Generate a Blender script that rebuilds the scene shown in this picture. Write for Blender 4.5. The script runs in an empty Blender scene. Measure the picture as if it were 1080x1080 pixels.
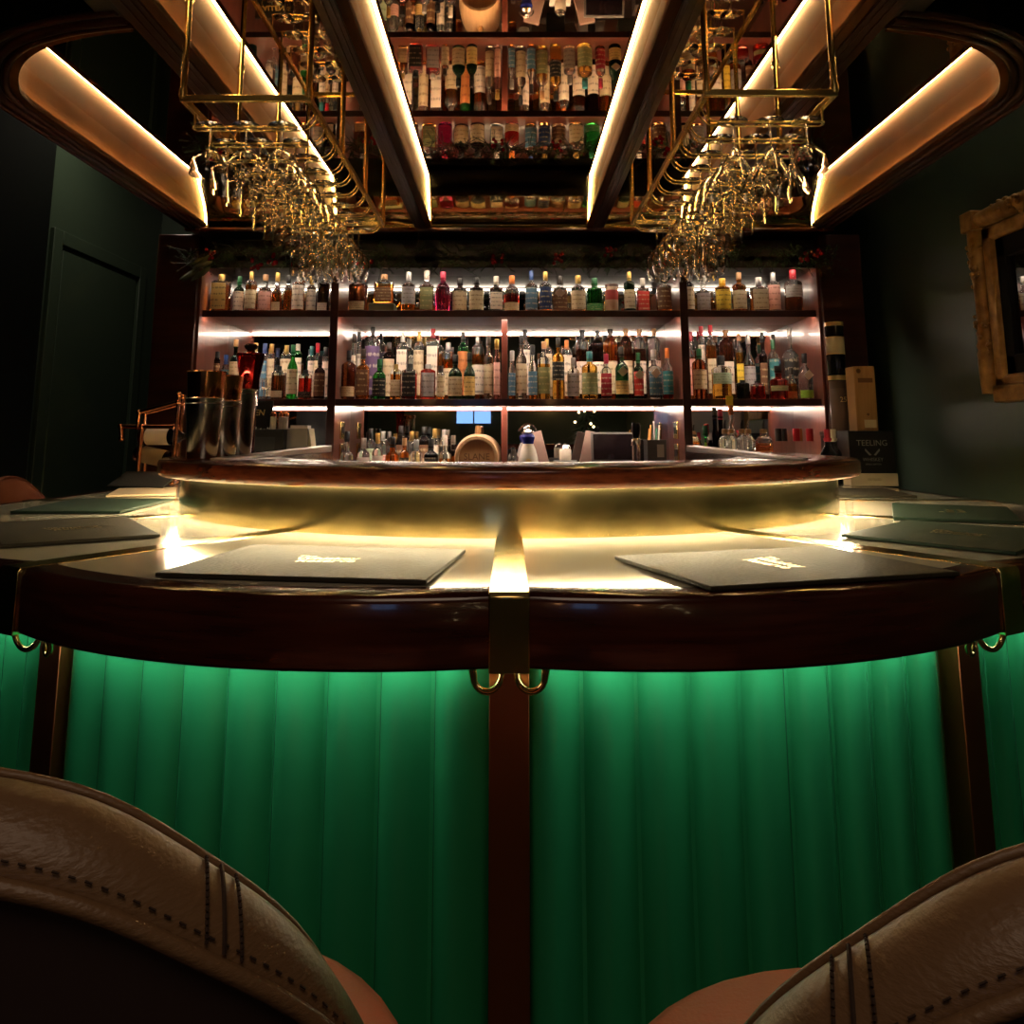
import bpy, bmesh, math, random
from math import sin, cos, pi, tan, atan, hypot, radians as R
from mathutils import Vector, Matrix
random.seed(7)
C = bpy.context.scene.collection
EYE = 1.26                       # camera height; every z below is given relative to it where it says rel
F, TILT, PY, PX = 844.1, 0.1587, 325.84, 537.0
def ray(px, py):
    c, s = cos(TILT), sin(TILT); u = (PY-py)/F; a = (px-PX)/F; y = c-u*s
    return a/y, (s+u*c)/y
def at(px, py, d):               # point seen at a photo pixel, at depth d
    a, b = ray(px, py); return Vector((a*d, d, EYE+b*d))

# ------------------------------------------------------------------ materials
MATS = {}
def mat(name, base=(.5,.5,.5), rough=.5, metal=0., trans=0., ior=1.45, emit=None, es=0., bump=None, var=None, coat=0., spec=None, stretch=None, sheen=0):
    if name in MATS: return MATS[name]
    m = bpy.data.materials.new(name); m.use_nodes = True; n = m.node_tree.nodes; l = m.node_tree.links
    p = n['Principled BSDF']
    p.inputs['Base Color'].default_value = (*base, 1); p.inputs['Roughness'].default_value = rough
    p.inputs['Metallic'].default_value = metal; p.inputs['Transmission Weight'].default_value = trans
    p.inputs['IOR'].default_value = ior; p.inputs['Coat Weight'].default_value = coat; p.inputs['Coat Roughness'].default_value = .06
    if spec is not None: p.inputs['Specular IOR Level'].default_value = spec
    if sheen: p.inputs['Sheen Weight'].default_value = sheen
    if emit: p.inputs['Emission Color'].default_value = (*emit, 1); p.inputs['Emission Strength'].default_value = es
    def coords(sc):
        tc = n.new('ShaderNodeTexCoord'); mp = n.new('ShaderNodeMapping')
        mp.inputs['Scale'].default_value = sc; l.new(tc.outputs['Object'], mp.inputs['Vector']); return mp.outputs['Vector']
    if var:                       # (second colour, noise scale, stretch)
        t = n.new('ShaderNodeTexNoise'); t.inputs['Scale'].default_value = var[1]; t.inputs['Detail'].default_value = 5
        l.new(coords(var[2]), t.inputs['Vector'])
        r = n.new('ShaderNodeValToRGB'); r.color_ramp.elements[0].position = .35; r.color_ramp.elements[1].position = .68
        r.color_ramp.elements[0].color = (*base, 1); r.color_ramp.elements[1].color = (*var[0], 1)
        l.new(t.outputs['Fac'], r.inputs['Fac']); l.new(r.outputs['Color'], p.inputs['Base Color'])
    if bump:                      # (scale, strength, kind)
        if bump[2] == 'voronoi':
            t = n.new('ShaderNodeTexVoronoi'); t.inputs['Scale'].default_value = bump[0]; o = t.outputs['Distance']
        else:
            t = n.new('ShaderNodeTexNoise'); t.inputs['Scale'].default_value = bump[0]; t.inputs['Detail'].default_value = 4; o = t.outputs['Fac']
        l.new(coords(bump[3] if len(bump) > 3 else (1,1,1)), t.inputs['Vector'])
        b = n.new('ShaderNodeBump'); b.inputs['Strength'].default_value = bump[1]; b.inputs['Distance'].default_value = .004
        l.new(o, b.inputs['Height']); l.new(b.outputs['Normal'], p.inputs['Normal'])
    MATS[name] = m; return m
def emis(name, col, s):
    if name in MATS: return MATS[name]
    m = bpy.data.materials.new(name); m.use_nodes = True; n = m.node_tree.nodes; n.clear()
    e = n.new('ShaderNodeEmission'); e.inputs[0].default_value = (*col, 1); e.inputs[1].default_value = s
    o = n.new('ShaderNodeOutputMaterial'); m.node_tree.links.new(e.outputs[0], o.inputs[0]); MATS[name] = m; return m
def liquid(name, col, fill=.6, rough=.02):      # solid glass body, tinted up to the fill line
    key = 'bottle_'+name
    if key in MATS: return MATS[key]
    m = mat(key, col, rough, trans=.96, ior=1.36); n = m.node_tree.nodes; l = m.node_tree.links; p = n['Principled BSDF']
    if fill < 1:
        tc = n.new('ShaderNodeTexCoord'); sp = n.new('ShaderNodeSeparateXYZ'); l.new(tc.outputs['Generated'], sp.inputs[0])
        lt = n.new('ShaderNodeMath'); lt.operation = 'LESS_THAN'; lt.inputs[1].default_value = fill; l.new(sp.outputs['Z'], lt.inputs[0])
        mx = n.new('ShaderNodeMix'); mx.data_type = 'RGBA'; l.new(lt.outputs[0], mx.inputs[0])
        mx.inputs[6].default_value = (.95,.97,.95,1); mx.inputs[7].default_value = (*col, 1); l.new(mx.outputs[2], p.inputs['Base Color'])
    return m
def labelmat(name, col, ink):     # paper with rows of print across the middle
    key = 'label_'+name
    if key in MATS: return MATS[key]
    m = mat(key, col, .55); n = m.node_tree.nodes; l = m.node_tree.links; p = n['Principled BSDF']
    uv = n.new('ShaderNodeTexCoord'); oi = n.new('ShaderNodeObjectInfo'); ad = n.new('ShaderNodeVectorMath'); ad.operation = 'ADD'; l.new(uv.outputs['UV'], ad.inputs[0]); l.new(oi.outputs['Random'], ad.inputs[1])
    mp = n.new('ShaderNodeMapping'); mp.inputs['Scale'].default_value = (13, 5, 1); l.new(ad.outputs[0], mp.inputs['Vector'])
    t = n.new('ShaderNodeTexNoise'); t.inputs['Scale'].default_value = 1; t.inputs['Detail'].default_value = 4; l.new(mp.outputs['Vector'], t.inputs['Vector'])
    w = n.new('ShaderNodeTexWave'); w.bands_direction = 'Y'; w.inputs['Scale'].default_value = 1.35; w.inputs['Distortion'].default_value = 0; l.new(ad.outputs[0], w.inputs['Vector'])
    mu = n.new('ShaderNodeMath'); mu.operation = 'MULTIPLY'; l.new(t.outputs['Fac'], mu.inputs[0]); l.new(w.outputs['Fac'], mu.inputs[1])
    r = n.new('ShaderNodeValToRGB'); r.color_ramp.elements[0].color = (*col, 1); r.color_ramp.elements[0].position = .42
    r.color_ramp.elements[1].position = .52; r.color_ramp.elements[1].color = (*[.35*c+.65*k for c, k in zip(col, ink)], 1)
    l.new(mu.outputs[0], r.inputs['Fac']); l.new(r.outputs['Color'], p.inputs['Base Color'])
    return m
WALNUT = mat('dark_walnut', (.060,.017,.009), .28, var=((.030,.008,.005), 3, (1,1,9)), coat=.35)
WALNUT_H = mat('walnut_bar_edge', (.075,.018,.010), .2, var=((.035,.009,.006), 4, (2,2,24)), coat=.5)
LEDGE_W = mat('red_walnut_ledge', (.15,.036,.014), .22, var=((.075,.016,.008), 5, (5,5,30)), coat=.4)
VENEER = mat('tray_veneer', (.115,.036,.0075), .5, spec=.12, var=((.062,.018,.0034), 4, (9,1,2)))
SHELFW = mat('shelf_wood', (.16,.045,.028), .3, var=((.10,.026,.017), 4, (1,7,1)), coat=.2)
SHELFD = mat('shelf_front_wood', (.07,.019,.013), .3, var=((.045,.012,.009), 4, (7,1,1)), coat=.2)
BRASS = mat('polished_brass', (.93,.72,.30), .17, 1, var=((.80,.60,.22), 9, (1,1,1)))
BRASS_R = mat('brushed_brass_riser', (.74,.58,.25), .17, 1, var=((.38,.31,.13), 7, (1,1,1.3)), bump=(14,.05,'noise'))
BRASS_C = mat('brass_cove_sheet', (.85,.62,.22), .07, 1, bump=(2.2,.07,'noise',(1,2,2)))
BRASS_K = mat('rack_brass', (.95,.72,.27), .27, 1)
COPPER = mat('copper', (.72,.27,.11), .2, 1)
COPPER_P = mat('copper_post', (.62,.22,.085), .33, 1, bump=(3,.25,'noise'))
STEEL = mat('stainless', (.62,.60,.58), .28, 1)
STEEL_P = mat('polished_steel', (.70,.66,.60), .2, 1)
CREAM = mat('cream_resin', (.76,.70,.55), .1, coat=.5, var=((.70,.64,.49), 2.5, (1,1,1)))
GREENG = mat('green_fluted_panel', (.022,.30,.115), .2, coat=.4, spec=.5)
WALLG = mat('green_wall', (.046,.070,.046), .38, bump=(9,.05,'noise'))
WALLD = mat('near_black_wall', (.003,.0045,.0035), .9, spec=.08)
BLACK = mat('black_satin', (.008,.008,.008), .4)
DARKB = mat('dark_brown', (.018,.008,.006), .45)
MIRROR_A = mat('bronze_mirror', (.76,.57,.36), .015, 1)
MIRROR = mat('mirror', (.72,.72,.70), .01, 1)
GLASS = mat('clear_glass', (.98,.97,.93), .0, trans=1, ior=1.68)
LEDWARM = emis('led_warm', (1,.79,.45), 40)
LEDBAR = emis('led_bar', (1,.84,.52), 60)
LEDSHELF = emis('led_shelf', (1,.82,.65), 45)
LEDTOP = emis('led_top_shelf', (1,.82,.65), 18)
LEDGREEN = emis('led_under_edge', (1,.95,.82), 13)
FLOORM = mat('floor_boards', (.03,.018,.012), .4, var=((.02,.012,.008), 3, (1,8,1)))
LEATH = mat('tan_leather', (.17,.095,.046), .40, bump=(210,.2,'noise',(1,1,2.6)))
LEATH_D = mat('dark_chair_shell', (.030,.016,.014), .55)
SEATM = mat('salmon_leather', (.85,.20,.11), .45, bump=(300,.2,'noise'))
ORANGE = mat('orange_leather', (.24,.070,.022), .45)
STITCH = mat('stitch_thread', (.035,.018,.010), .8)
GOLDINK = mat('gold_foil', (.95,.72,.32), .28, .9)
MENU = mat('menu_cover', (.034,.029,.018), .55, spec=.33, bump=(160,.15,'voronoi'))
MENUG = mat('menu_cover_green', (.012,.030,.018), .55, spec=.3, bump=(160,.15,'voronoi'))
PAPER = mat('paper', (.75,.55,.36), .6)
GILT = mat('gilt_frame', (.40,.22,.065), .42, .35, bump=(45,.5,'noise'), var=((.24,.12,.035), 30, (1,1,1)))

# ------------------------------------------------------------------ mesh builder
class B:
    def __init__(s): s.v = []; s.f = []; s.mi = []; s.uv = {}
    def add(s, vs, fs, m=0):
        o = len(s.v); s.v += [tuple(v) for v in vs]
        for f in fs: s.f.append(tuple(i+o for i in f)); s.mi.append(m)
        return o
    def box(s, lo, hi, m=0, xf=None):
        x0,y0,z0 = lo; x1,y1,z1 = hi
        vs = [Vector(p) for p in ((x0,y0,z0),(x1,y0,z0),(x1,y1,z0),(x0,y1,z0),(x0,y0,z1),(x1,y0,z1),(x1,y1,z1),(x0,y1,z1))]
        if xf: vs = [xf @ v for v in vs]
        s.add(vs, [(0,3,2,1),(4,5,6,7),(0,1,5,4),(1,2,6,5),(2,3,7,6),(3,0,4,7)], m); return s
    def lathe(s, prof, n=24, xf=None, q=None, dy=1., m=0, a0=0, a1=2*pi, close=True, p=5):
        # prof: [(r,z[,squareness])]; a ring per entry
        full = abs(a1-a0-2*pi) < 1e-6; k = n if full else n+1; vs = []
        for e in prof:
            r, z = e[0], e[1]; sq = e[2] if len(e) > 2 else 0
            for i in range(k):
                a = a0+(a1-a0)*i/n; ca, sa = cos(a), sin(a)
                ms = 1/((abs(ca)**p+abs(sa)**p)**(1/p)); r2 = r*(1-sq+sq*ms)
                v = Vector((r2*ca, r2*sa*(1-(1-dy)*(sq if q == 'neck' else 1)), z)); vs.append(xf @ v if xf else v)
        fs = []
        for j in range(len(prof)-1):
            for i in range(n if not full else n):
                i2 = (i+1) % k if full else i+1
                fs.append((j*k+i, j*k+i2, (j+1)*k+i2, (j+1)*k+i))
        if close and full:
            if prof[0][0] > 1e-6: fs.append(tuple(reversed(range(k))))
            if prof[-1][0] > 1e-6: fs.append(tuple((len(prof)-1)*k+i for i in range(k)))
        s.add(vs, fs, m); return s
    def tube(s, pts, r, n=8, m=0, closed=False):
        P = [Vector(p) for p in pts]; L = len(P); rings = []; up = None
        for i in range(L):
            a = P[i-1] if (i > 0 or closed) else P[i]; b = P[(i+1) % L] if (i < L-1 or closed) else P[i]
            t = (b-a).normalized()
            if up is None: up = Vector((0,0,1)) if abs(t.z) < .9 else Vector((1,0,0))
            u = (up - t*up.dot(t)).normalized(); w = t.cross(u); up = u
            rr = r[i] if isinstance(r, (list, tuple)) else r
            rings.append([P[i]+u*cos(2*pi*k/n)*rr+w*sin(2*pi*k/n)*rr for k in range(n)])
        vs = [v for q in rings for v in q]; fs = []
        for i in range(L if closed else L-1):
            for k in range(n):
                j = (i+1) % L; fs.append((i*n+k, i*n+(k+1) % n, j*n+(k+1) % n, j*n+k))
        if not closed: fs += [tuple(reversed(range(n))), tuple((L-1)*n+k for k in range(n))]
        s.add(vs, fs, m); return s
    def prism(s, poly, z0, z1, m=0, xf=None):
        n = len(poly); vs = [Vector((x,y,z0)) for x,y in poly]+[Vector((x,y,z1)) for x,y in poly]
        if xf: vs = [xf @ v for v in vs]
        fs = [tuple(reversed(range(n))), tuple(range(n, 2*n))]+[(i,(i+1) % n, n+(i+1) % n, n+i) for i in range(n)]
        s.add(vs, fs, m); return s
    def sweep(s, prof, frames, m=0, cap=True):   # prof pts mapped by each frame function -> Vector ; closed profile
        n = len(prof); vs = [fr(p) for fr in frames for p in prof]; fs = []
        for j in range(len(frames)-1):
            for i in range(n): fs.append((j*n+i, j*n+(i+1) % n, (j+1)*n+(i+1) % n, (j+1)*n+i))
        if cap: fs += [tuple(reversed(range(n))), tuple((len(frames)-1)*n+i for i in range(n))]
        s.add(vs, fs, m); return s
    def sphere(s, c, r, n=10, m=0, sc=(1,1,1)):
        prof = [(r*sin(pi*i/n), -r*cos(pi*i/n)) for i in range(n+1)]
        prof[0] = (1e-5, -r); prof[-1] = (1e-5, r)
        s.lathe(prof, n+2, Matrix.Translation(c) @ Matrix.Diagonal((*sc,1)), m=m); return s
    def build(s, name, mats, parent=None, bevel=0, smooth=35, fixn=True, seg=2):
        me = bpy.data.meshes.new(name); me.from_pydata(s.v, [], s.f)
        for mm in (mats if isinstance(mats, (list, tuple)) else [mats]): me.materials.append(mm)
        me.polygons.foreach_set('material_index', s.mi)
        if fixn:
            bm = bmesh.new(); bm.from_mesh(me); bmesh.ops.recalc_face_normals(bm, faces=bm.faces); bm.to_mesh(me); bm.free()
        if smooth:
            me.polygons.foreach_set('use_smooth', [True]*len(me.polygons)); me.set_sharp_from_angle(angle=R(smooth))
        me.update(); o = bpy.data.objects.new(name, me); C.objects.link(o)
        if parent: o.parent = parent
        if bevel:
            b = o.modifiers.new('bevel', 'BEVEL'); b.width = bevel; b.segments = seg; b.limit_method = 'ANGLE'; b.angle_limit = R(40)
            b.harden_normals = False
        return o
def tag(o, label=None, cat=None, group=None, kind=None):
    if label: o['label'] = label
    if cat: o['category'] = cat
    if group: o['group'] = group
    if kind: o['kind'] = kind
    return o
def thing(name, label, cat, loc=(0,0,0), rz=0, group=None):
    o = bpy.data.objects.new(name, None); C.objects.link(o); o.location = loc; o.rotation_euler = (0,0,rz); o.empty_display_size = .05
    return tag(o, label, cat, group)
def struct(o): o['kind'] = 'structure'; return o
TXT = {}
def text_mesh(body, size=1., bold=0., shear=0.):
    k = (body, bold, shear)
    if k not in TXT:
        cu = bpy.data.curves.new('t', 'FONT'); cu.body = body; cu.size = 1; cu.align_x = 'CENTER'; cu.align_y = 'CENTER'; cu.offset = bold; cu.shear = shear; cu.resolution_u = 3
        ob = bpy.data.objects.new('t', cu); C.objects.link(ob); dg = bpy.context.evaluated_depsgraph_get()
        me = bpy.data.meshes.new_from_object(ob.evaluated_get(dg)); bpy.data.objects.remove(ob); TXT[k] = ([v.co.copy() for v in me.vertices], [tuple(p.vertices) for p in me.polygons])
    return TXT[k]
def add_text(b, body, size, xf, bold=0., shear=0., sx=1., m=0, lift=0.0008):
    vs, fs = text_mesh(body, 1, bold, shear)
    b.add([xf @ Vector((v.x*size*sx, v.y*size, lift)) for v in vs], fs, m)
for t_ in ('The','Whiskey','Reserve','TEELING','WHISKEY','SLANE','Cocktail','ALLEN','EST.','SMALL BATCH','25','DISTILLED'): text_mesh(t_, 1, .02, .15); text_mesh(t_, 1, 0, 0)

# ------------------------------------------------------------------ bar geometry (plan circle)
CY = 2.368; RJ = 1.388; RK = .884; RU = .939
ZC = EYE-.18; ZE = ZC-.0852; ZU0 = EYE-.091; ZU1 = EYE-.0524
def rout(th):                    # outer edge: one shallow lobe per 30 degree segment
    d = math.degrees(th); u = ((d % 30)-15)/15
    return RJ+.042*(1-u*u) if abs(d) <= 90 else RJ
def pol(r, th, z): return Vector((r*sin(th), CY-r*cos(th), z))
YEND = 3.225
def arcpath(a0, a1, n): return [a0+(a1-a0)*i/n for i in range(n+1)]
def ufr(fn, y1=YEND, n=90):      # U-shaped sweep frames; fn(th)->radius offset base
    fr = [lambda p: Vector((-(fn(-pi/2)+p[0]), y1, p[1]))]
    for th in arcpath(-pi/2, pi/2, n): fr.append(lambda p, th=th: pol(fn(th)+p[0], th, p[1]))
    fr.append(lambda p: Vector((fn(pi/2)+p[0], y1, p[1]))); return fr
bar = thing('bar_counter', 'curved bar with cream top, dark wood edge and green fluted front', 'bar counter', (0,CY,0))
def bb(b, *a, **k):              # build a bar part: shift into the bar's own space
    b.v = [(x, y-CY, z) for x, y, z in b.v]; return b.build(*a, **k)
b = B(); b.sweep([(0,ZC-.03),(0,ZC),(1,ZC),(1,ZC-.03)], [lambda p, f=f: f(p) for f in ufr(lambda t: 0)][:0] or
    [(lambda p, th=th: pol(.80 if p[0] == 0 else rout(th)-.05, th, p[1])) for th in arcpath(-pi/2, pi/2, 180)])
for sx in (-1,1): b.box((min(sx*.80,sx*(RJ-.05)), CY, ZC-.03), (max(sx*.80,sx*(RJ-.05)), YEND, ZC))
bb(b, 'counter_surface', CREAM, bar)
EP = [(-.05,ZC-.002),(-.05,ZC+.0005),(-.012,ZC+.0005),(-.006,ZC-.001),(-.002,ZC-.0045),(0,ZC-.010),(0,ZE+.006),(-.002,ZE+.002),(-.006,ZE),(-.05,ZE)]
for k in range(-3, 3):
    a0, a1 = R(30*k), R(30*k+30); b = B(); e = .0008
    b.sweep(EP, [(lambda p, th=th: pol(rout(min(max(th,a0+1e-6),a1-1e-6))+p[0], th, p[1])) for th in arcpath(a0+.012, a1-.012, 40)])
    bb(b, 'wood_edge', WALNUT_H, bar, smooth=50)
for sx in (-1,1):
    b = B(); b.sweep(EP, [(lambda p, y=y: Vector((sx*(RJ+p[0]), y, p[1]))) for y in (CY, YEND)]); bb(b, 'wood_edge', WALNUT_H, bar, smooth=50)
for k in range(-3, 4):           # brass strips over each joint, folded down the edge
    th = R(30*k); b = B(); w = .0238
    pr = [(.86,ZC+.0012),(RJ+.004,ZC+.0012),(RJ+.0085,ZC-.004),(RJ+.0085,ZE-.003),(RJ-.05,ZE-.003),(RJ-.05,ZC-.004),(.86,ZC-.004)]
    vs = []
    for sgn in (-1,1):
        for r, z in pr:
            p = pol(r, th, z); vs.append(p+Vector((cos(th),sin(th),0))*w*sgn)
    n = len(pr); b.add(vs, [tuple(reversed(range(n))), tuple(range(n,2*n))]+[(i,(i+1) % n,n+(i+1) % n,n+i) for i in range(n)])
    bb(b, 'brass_strip', BRASS, bar, bevel=.0012)
b = B(); b.sweep([(-.008,ZC),(0,ZC),(0,ZU0-.001),(-.008,ZU0-.001)], ufr(lambda t: RK)); bb(b, 'brass_riser', BRASS_R, bar)
b = B(); b.sweep([(0,0.02),(.03,.02),(.03,ZU0-.001),(0,ZU0-.001)], ufr(lambda t: .835)); bb(b, 'inner_panel', BLACK, bar)
b = B(); b.sweep([(0,.0),(.06,.0),(.06,ZC-.031),(0,ZC-.031)], ufr(lambda t: 1.22)); bb(b, 'carcass', BLACK, bar)
for k in range(-3, 3):           # fluted panel: nine flutes per segment
    b = B(); pts = []
    a0, a1 = R(30*k+1.05), R(30*k+28.95); N = 9; M = 14
    for i in range(N):
        for j in range(M+1 if i == N-1 else M):
            u = j/M; th = a0+(a1-a0)*(i+u)/N
            pts.append((th, 1.296+.024*(sin(pi*u**.7)**.8)-.006*u))
    vs = []
    for th, r in pts: vs += [pol(r, th, .05), pol(r, th, ZC-.032)]
    b.add(vs, [(2*i,2*i+2,2*i+3,2*i+1) for i in range(len(pts)-1)])
    vs = []
    for th in arcpath(a0, a1, 20): vs += [pol(1.288, th, .05), pol(1.288, th, ZC-.032)]
    b.add(vs, [(2*i,2*i+1,2*i+3,2*i+2) for i in range(20)])
    bb(b, 'green_panel', GREENG, bar, smooth=40, fixn=False)
for sx in (-1,1):
    b = B(); b.box((min(sx*1.285,sx*1.30), CY+.03, .05), (max(sx*1.285,sx*1.30), YEND, ZC-.032)); bb(b, 'green_panel', GREENG, bar)
for k in range(-3, 4):           # copper posts and pairs of hooks at the joints
    th = R(30*k); xf = Matrix.Translation(pol(1.315, th, 0)) @ Matrix.Rotation(th, 4, 'Z')
    b = B(); b.box((-.0245,-.012,0), (.0245,.03,ZE+.01), xf=xf); bb(b, 'copper_post', COPPER_P, bar, bevel=.001)
    for sg in (-1,1):
        b = B(); xh = Matrix.Translation(pol(1.332, th, ZE)) @ Matrix.Rotation(th, 4, 'Z')
        pts = [(sg*.009,-.002,.004),(sg*.009,-.004,-.012)]
        for i in range(11):
            a = pi+pi*1.02*i/10; pts.append((sg*(.026+.017*cos(a)), -.006-.016*(i/10), -.018+.019*sin(a)))
        pts.append((sg*.0445, -.024, -.006))
        b.tube([xh @ Vector(p) for p in pts], [.0036]*4+[.0042]*8+[.0048,.0052][:len(pts)-12], 10)
        b.sphere(xh @ Vector(pts[-1]), .0058, 8)
        bb(b, 'bag_hook', BRASS, bar, smooth=60)
for k in range(-3, 3):           # light strips: under the wood edge
    b = B(); b.sweep([(-.0535,ZE+.001),(-.0505,ZE+.001),(-.0505,ZE+.011),(-.0535,ZE+.011)],
        [(lambda p, th=th: pol(rout(th)+p[0], th, p[1])) for th in arcpath(R(30*k+2), R(30*k+28), 24)]); bb(b, 'light_strip', LEDGREEN, bar)
# service ledge on top of the riser
ledge = thing('service_ledge', 'raised red-brown wooden ledge curving around the bartenders\' side', 'counter', (0,CY,ZU0))
UP = [(-.30,ZU0),(-.30,ZU1),(-.010,ZU1),(-.003,ZU1-.003),(0,ZU1-.010),(0,ZU0+.010),(-.003,ZU0+.002),(-.007,ZU0),(-.014,ZU0),(-.016,ZU0+.010),(-.052,ZU0+.010),(-.054,ZU0)]
b = B(); b.sweep(UP, ufr(lambda t: RU, 2.95)); b.v = [(x,y-CY,z-ZU0) for x,y,z in b.v]; b.build('ledge_top', LEDGE_W, ledge, smooth=50)
b = B(); b.sweep([(0,.0008),(.008,.0008),(.008,.007),(0,.007)], [(lambda p, f=f: f((p[0], p[1]+ZU0))) for f in ufr(lambda t: .897, 2.93)])
b.v = [(x,y-CY,z-ZU0) for x,y,z in b.v]; b.build('light_strip', LEDBAR, ledge)

# ------------------------------------------------------------------ menus
def menu(quad, label, cover=MENU, logo=True, back=False, z=ZC+.0015, t=.006, face=0, lm=GOLDINK, ls=1.):
    q = [Vector((x,y,0)) for x,y in quad]; c = sum(q, Vector())/4
    o = thing('menu', label, 'menu', (c.x, c.y, z), 0, 'menus laid on the bar')
    b = B(); b.prism([((p-c).x,(p-c).y) for p in q], 0, t); b.build('cover', cover, o, bevel=.0016)
    if logo:
        u = (q[1]-q[0]).normalized(); ang = math.atan2(u.y, u.x)+face
        b = B(); X = Matrix.Translation((0,0,t)) @ Matrix.Rotation(ang, 4, 'Z')
        T = lambda x, y: X @ Matrix.Translation((x*ls,y*ls,0)) @ Matrix.Rotation(R(6), 4, 'Z')
        add_text(b, 'The', .017*ls, T(-.036,.021), .02, .15); add_text(b, 'Whiskey', .026*ls, T(0,.004), .02, .15); add_text(b, 'Reserve', .026*ls, T(.006,-.018), .02, .15)
        b.build('logo', lm, o, smooth=0, fixn=False)
    return o
menu([(-.457,1.073),(-.101,1.018),(-.068,1.293),(-.420,1.350)], 'dark menu cover lying left of the centre brass strip, gold logo')
menu([(.155,1.223),(.236,.975),(.586,1.081),(.502,1.335)], 'dark menu cover lying right of the centre brass strip, gold logo')
menu([(-.826,1.343),(-.629,1.489),(-.842,1.809),(-1.051,1.68)], 'dark grey menu beyond the left brass strip, faint gold logo', MENU, lm=GOLDINK)
menu([(-1.18,1.945),(-.92,1.945),(-.956,2.343),(-1.236,2.343)], 'dark green menu on the left side of the bar, below the open menu', MENUG, False)
menu([(.598,1.489),(.773,1.262),(1.04,1.52),(.842,1.738)], 'wide green menu just beyond the right brass strip, dull gold logo', MENUG)
menu([(1.066,1.706),(1.249,2.062),(1.015,2.178),(.839,1.799)], 'grey-green menu behind the wide green menu on the right side', MENUG, face=0)
menu([(.96,2.46),(1.214,2.44),(1.285,2.80),(1.01,2.82)], 'dark menu near the black box at the right end of the bar', MENU, False)
om = thing('menu', 'open menu with its cover raised at the left end of the bar', 'menu', (-1.195,2.66,ZC+.0015), 0, 'menus laid on the bar')
b = B(); b.prism([(-.015,-.20),(.165,-.13),(.03,.20),(-.14,.14)], 0, .006); b.build('page', PAPER, om, bevel=.001)
b = B(); X = Matrix.Translation((-.17,.20,.006)) @ Matrix.Rotation(R(-18), 4, 'Z') @ Matrix.Rotation(R(28), 4, 'X'); b.box((-.05,-.0,0),(.19,.10,.004), xf=X); b.build('cover', MENU, om, bevel=.001)

# ------------------------------------------------------------------ room shell
def slab(name, lo, hi, m): b = B(); b.box(lo, hi); return struct(b.build(name, m, smooth=0))
slab('floor', (-2.3,-3.7,-.05), (2.3,4.8,0), FLOORM)
slab('ceiling', (-2.3,-3.7,2.95), (2.3,4.8,3.0), WALLD)
slab('wall_right', (1.66,-3.7,0), (1.76,4.8,2.95), WALLG)
slab('wall_left', (-2.2,3.38,0), (-2.1,4.8,2.95), WALLG)
slab('wall_left_near', (-2.2,-3.7,0), (-2.0,3.38,2.95), WALLD)
slab('wall_back', (-2.2,4.7,0), (2.2,4.8,2.95), WALLG)
slab('wall_front', (-2.2,-3.7,0), (2.2,-3.6,2.95), WALLG)
b = B(); b.box((-2.1,3.66,.0),(-2.088,4.40,EYE+.865)); d1 = struct(b.build('door_1', WALLG, bevel=.003)); tag(d1, None, None)
b = B()
for lo, hi in (((-2.1,3.56,0),(-2.078,3.635,EYE+.95)),((-2.1,4.425,0),(-2.078,4.50,EYE+.95)),((-2.1,3.636,EYE+.885),(-2.078,4.424,EYE+.95))): b.box(lo, hi)
struct(b.build('trim_1', WALLG, bevel=.003))
# canopy over the bar: outline of the recess with rounded outer corners, beams, mirrors, brass cove
ZB = EYE+.912; ZM = EYE+1.02; YB = 3.43
left = [(-1.35,YB),(-1.35,2.75),(-1.35,2.12),(-1.335,2.04),(-1.305,1.975),(-1.25,1.89),(-1.185,1.82),(-1.10,1.76),(-.975,1.71),(-.842,1.682)]
def smooth_path(P, n=4):
    out = []
    for i in range(len(P)-1):
        p0, p1, p2, p3 = P[max(i-1,0)], P[i], P[i+1], P[min(i+2,len(P)-1)]
        for k in range(n):
            u = k/n; out.append(tuple(.5*(2*b_+(c_-a_)*u+(2*a_-5*b_+4*c_-d_)*u*u+(3*b_-a_-3*c_+d_)*u**3) for a_, b_, c_, d_ in zip(p0, p1, p2, p3)))
    return out+[P[-1]]
left = left[:2]+smooth_path(left[2:])
rec = left+[(-.842,1.42),(.842,1.42)]+[(-x,y) for x,y in reversed(left)]
outl = [(-1.43,3.88),(-1.43,2.12),(-1.41,2.02),(-1.375,1.94),(-1.31,1.845),(-1.23,1.765),(-1.13,1.70),(-.99,1.645),(-.90,1.625),(-.90,1.34),(.90,1.34),(.90,1.625),(.99,1.645),(1.13,1.70),(1.23,1.765),(1.31,1.845),(1.375,1.94),(1.41,2.02),(1.43,2.12),(1.43,3.88)]
bm = bmesh.new(); ed = []
for loop in (outl, rec):
    vs = [bm.verts.new((x,y,ZB)) for x,y in loop]; ed += [bm.edges.new((vs[i],vs[(i+1) % len(vs)])) for i in range(len(vs))]
bmesh.ops.triangle_fill(bm, use_beauty=True, use_dissolve=False, edges=ed)
r_ = bmesh.ops.extrude_face_region(bm, geom=list(bm.faces)); bmesh.ops.translate(bm, vec=(0,0,.012), verts=[v for v in r_['geom'] if isinstance(v, bmesh.types.BMVert)])
bmesh.ops.recalc_face_normals(bm, faces=bm.faces)
me = bpy.data.meshes.new('canopy_soffit'); bm.to_mesh(me); bm.free(); me.materials.append(DARKB)
soff = bpy.data.objects.new('ceiling_canopy_soffit', me); C.objects.link(soff); struct(soff)
b = B()                                              # fascia up to the main ceiling
n = len(outl); vs = []
for x,y in outl: vs += [(x,y,ZB+.002),(x,y,2.95)]
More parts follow.
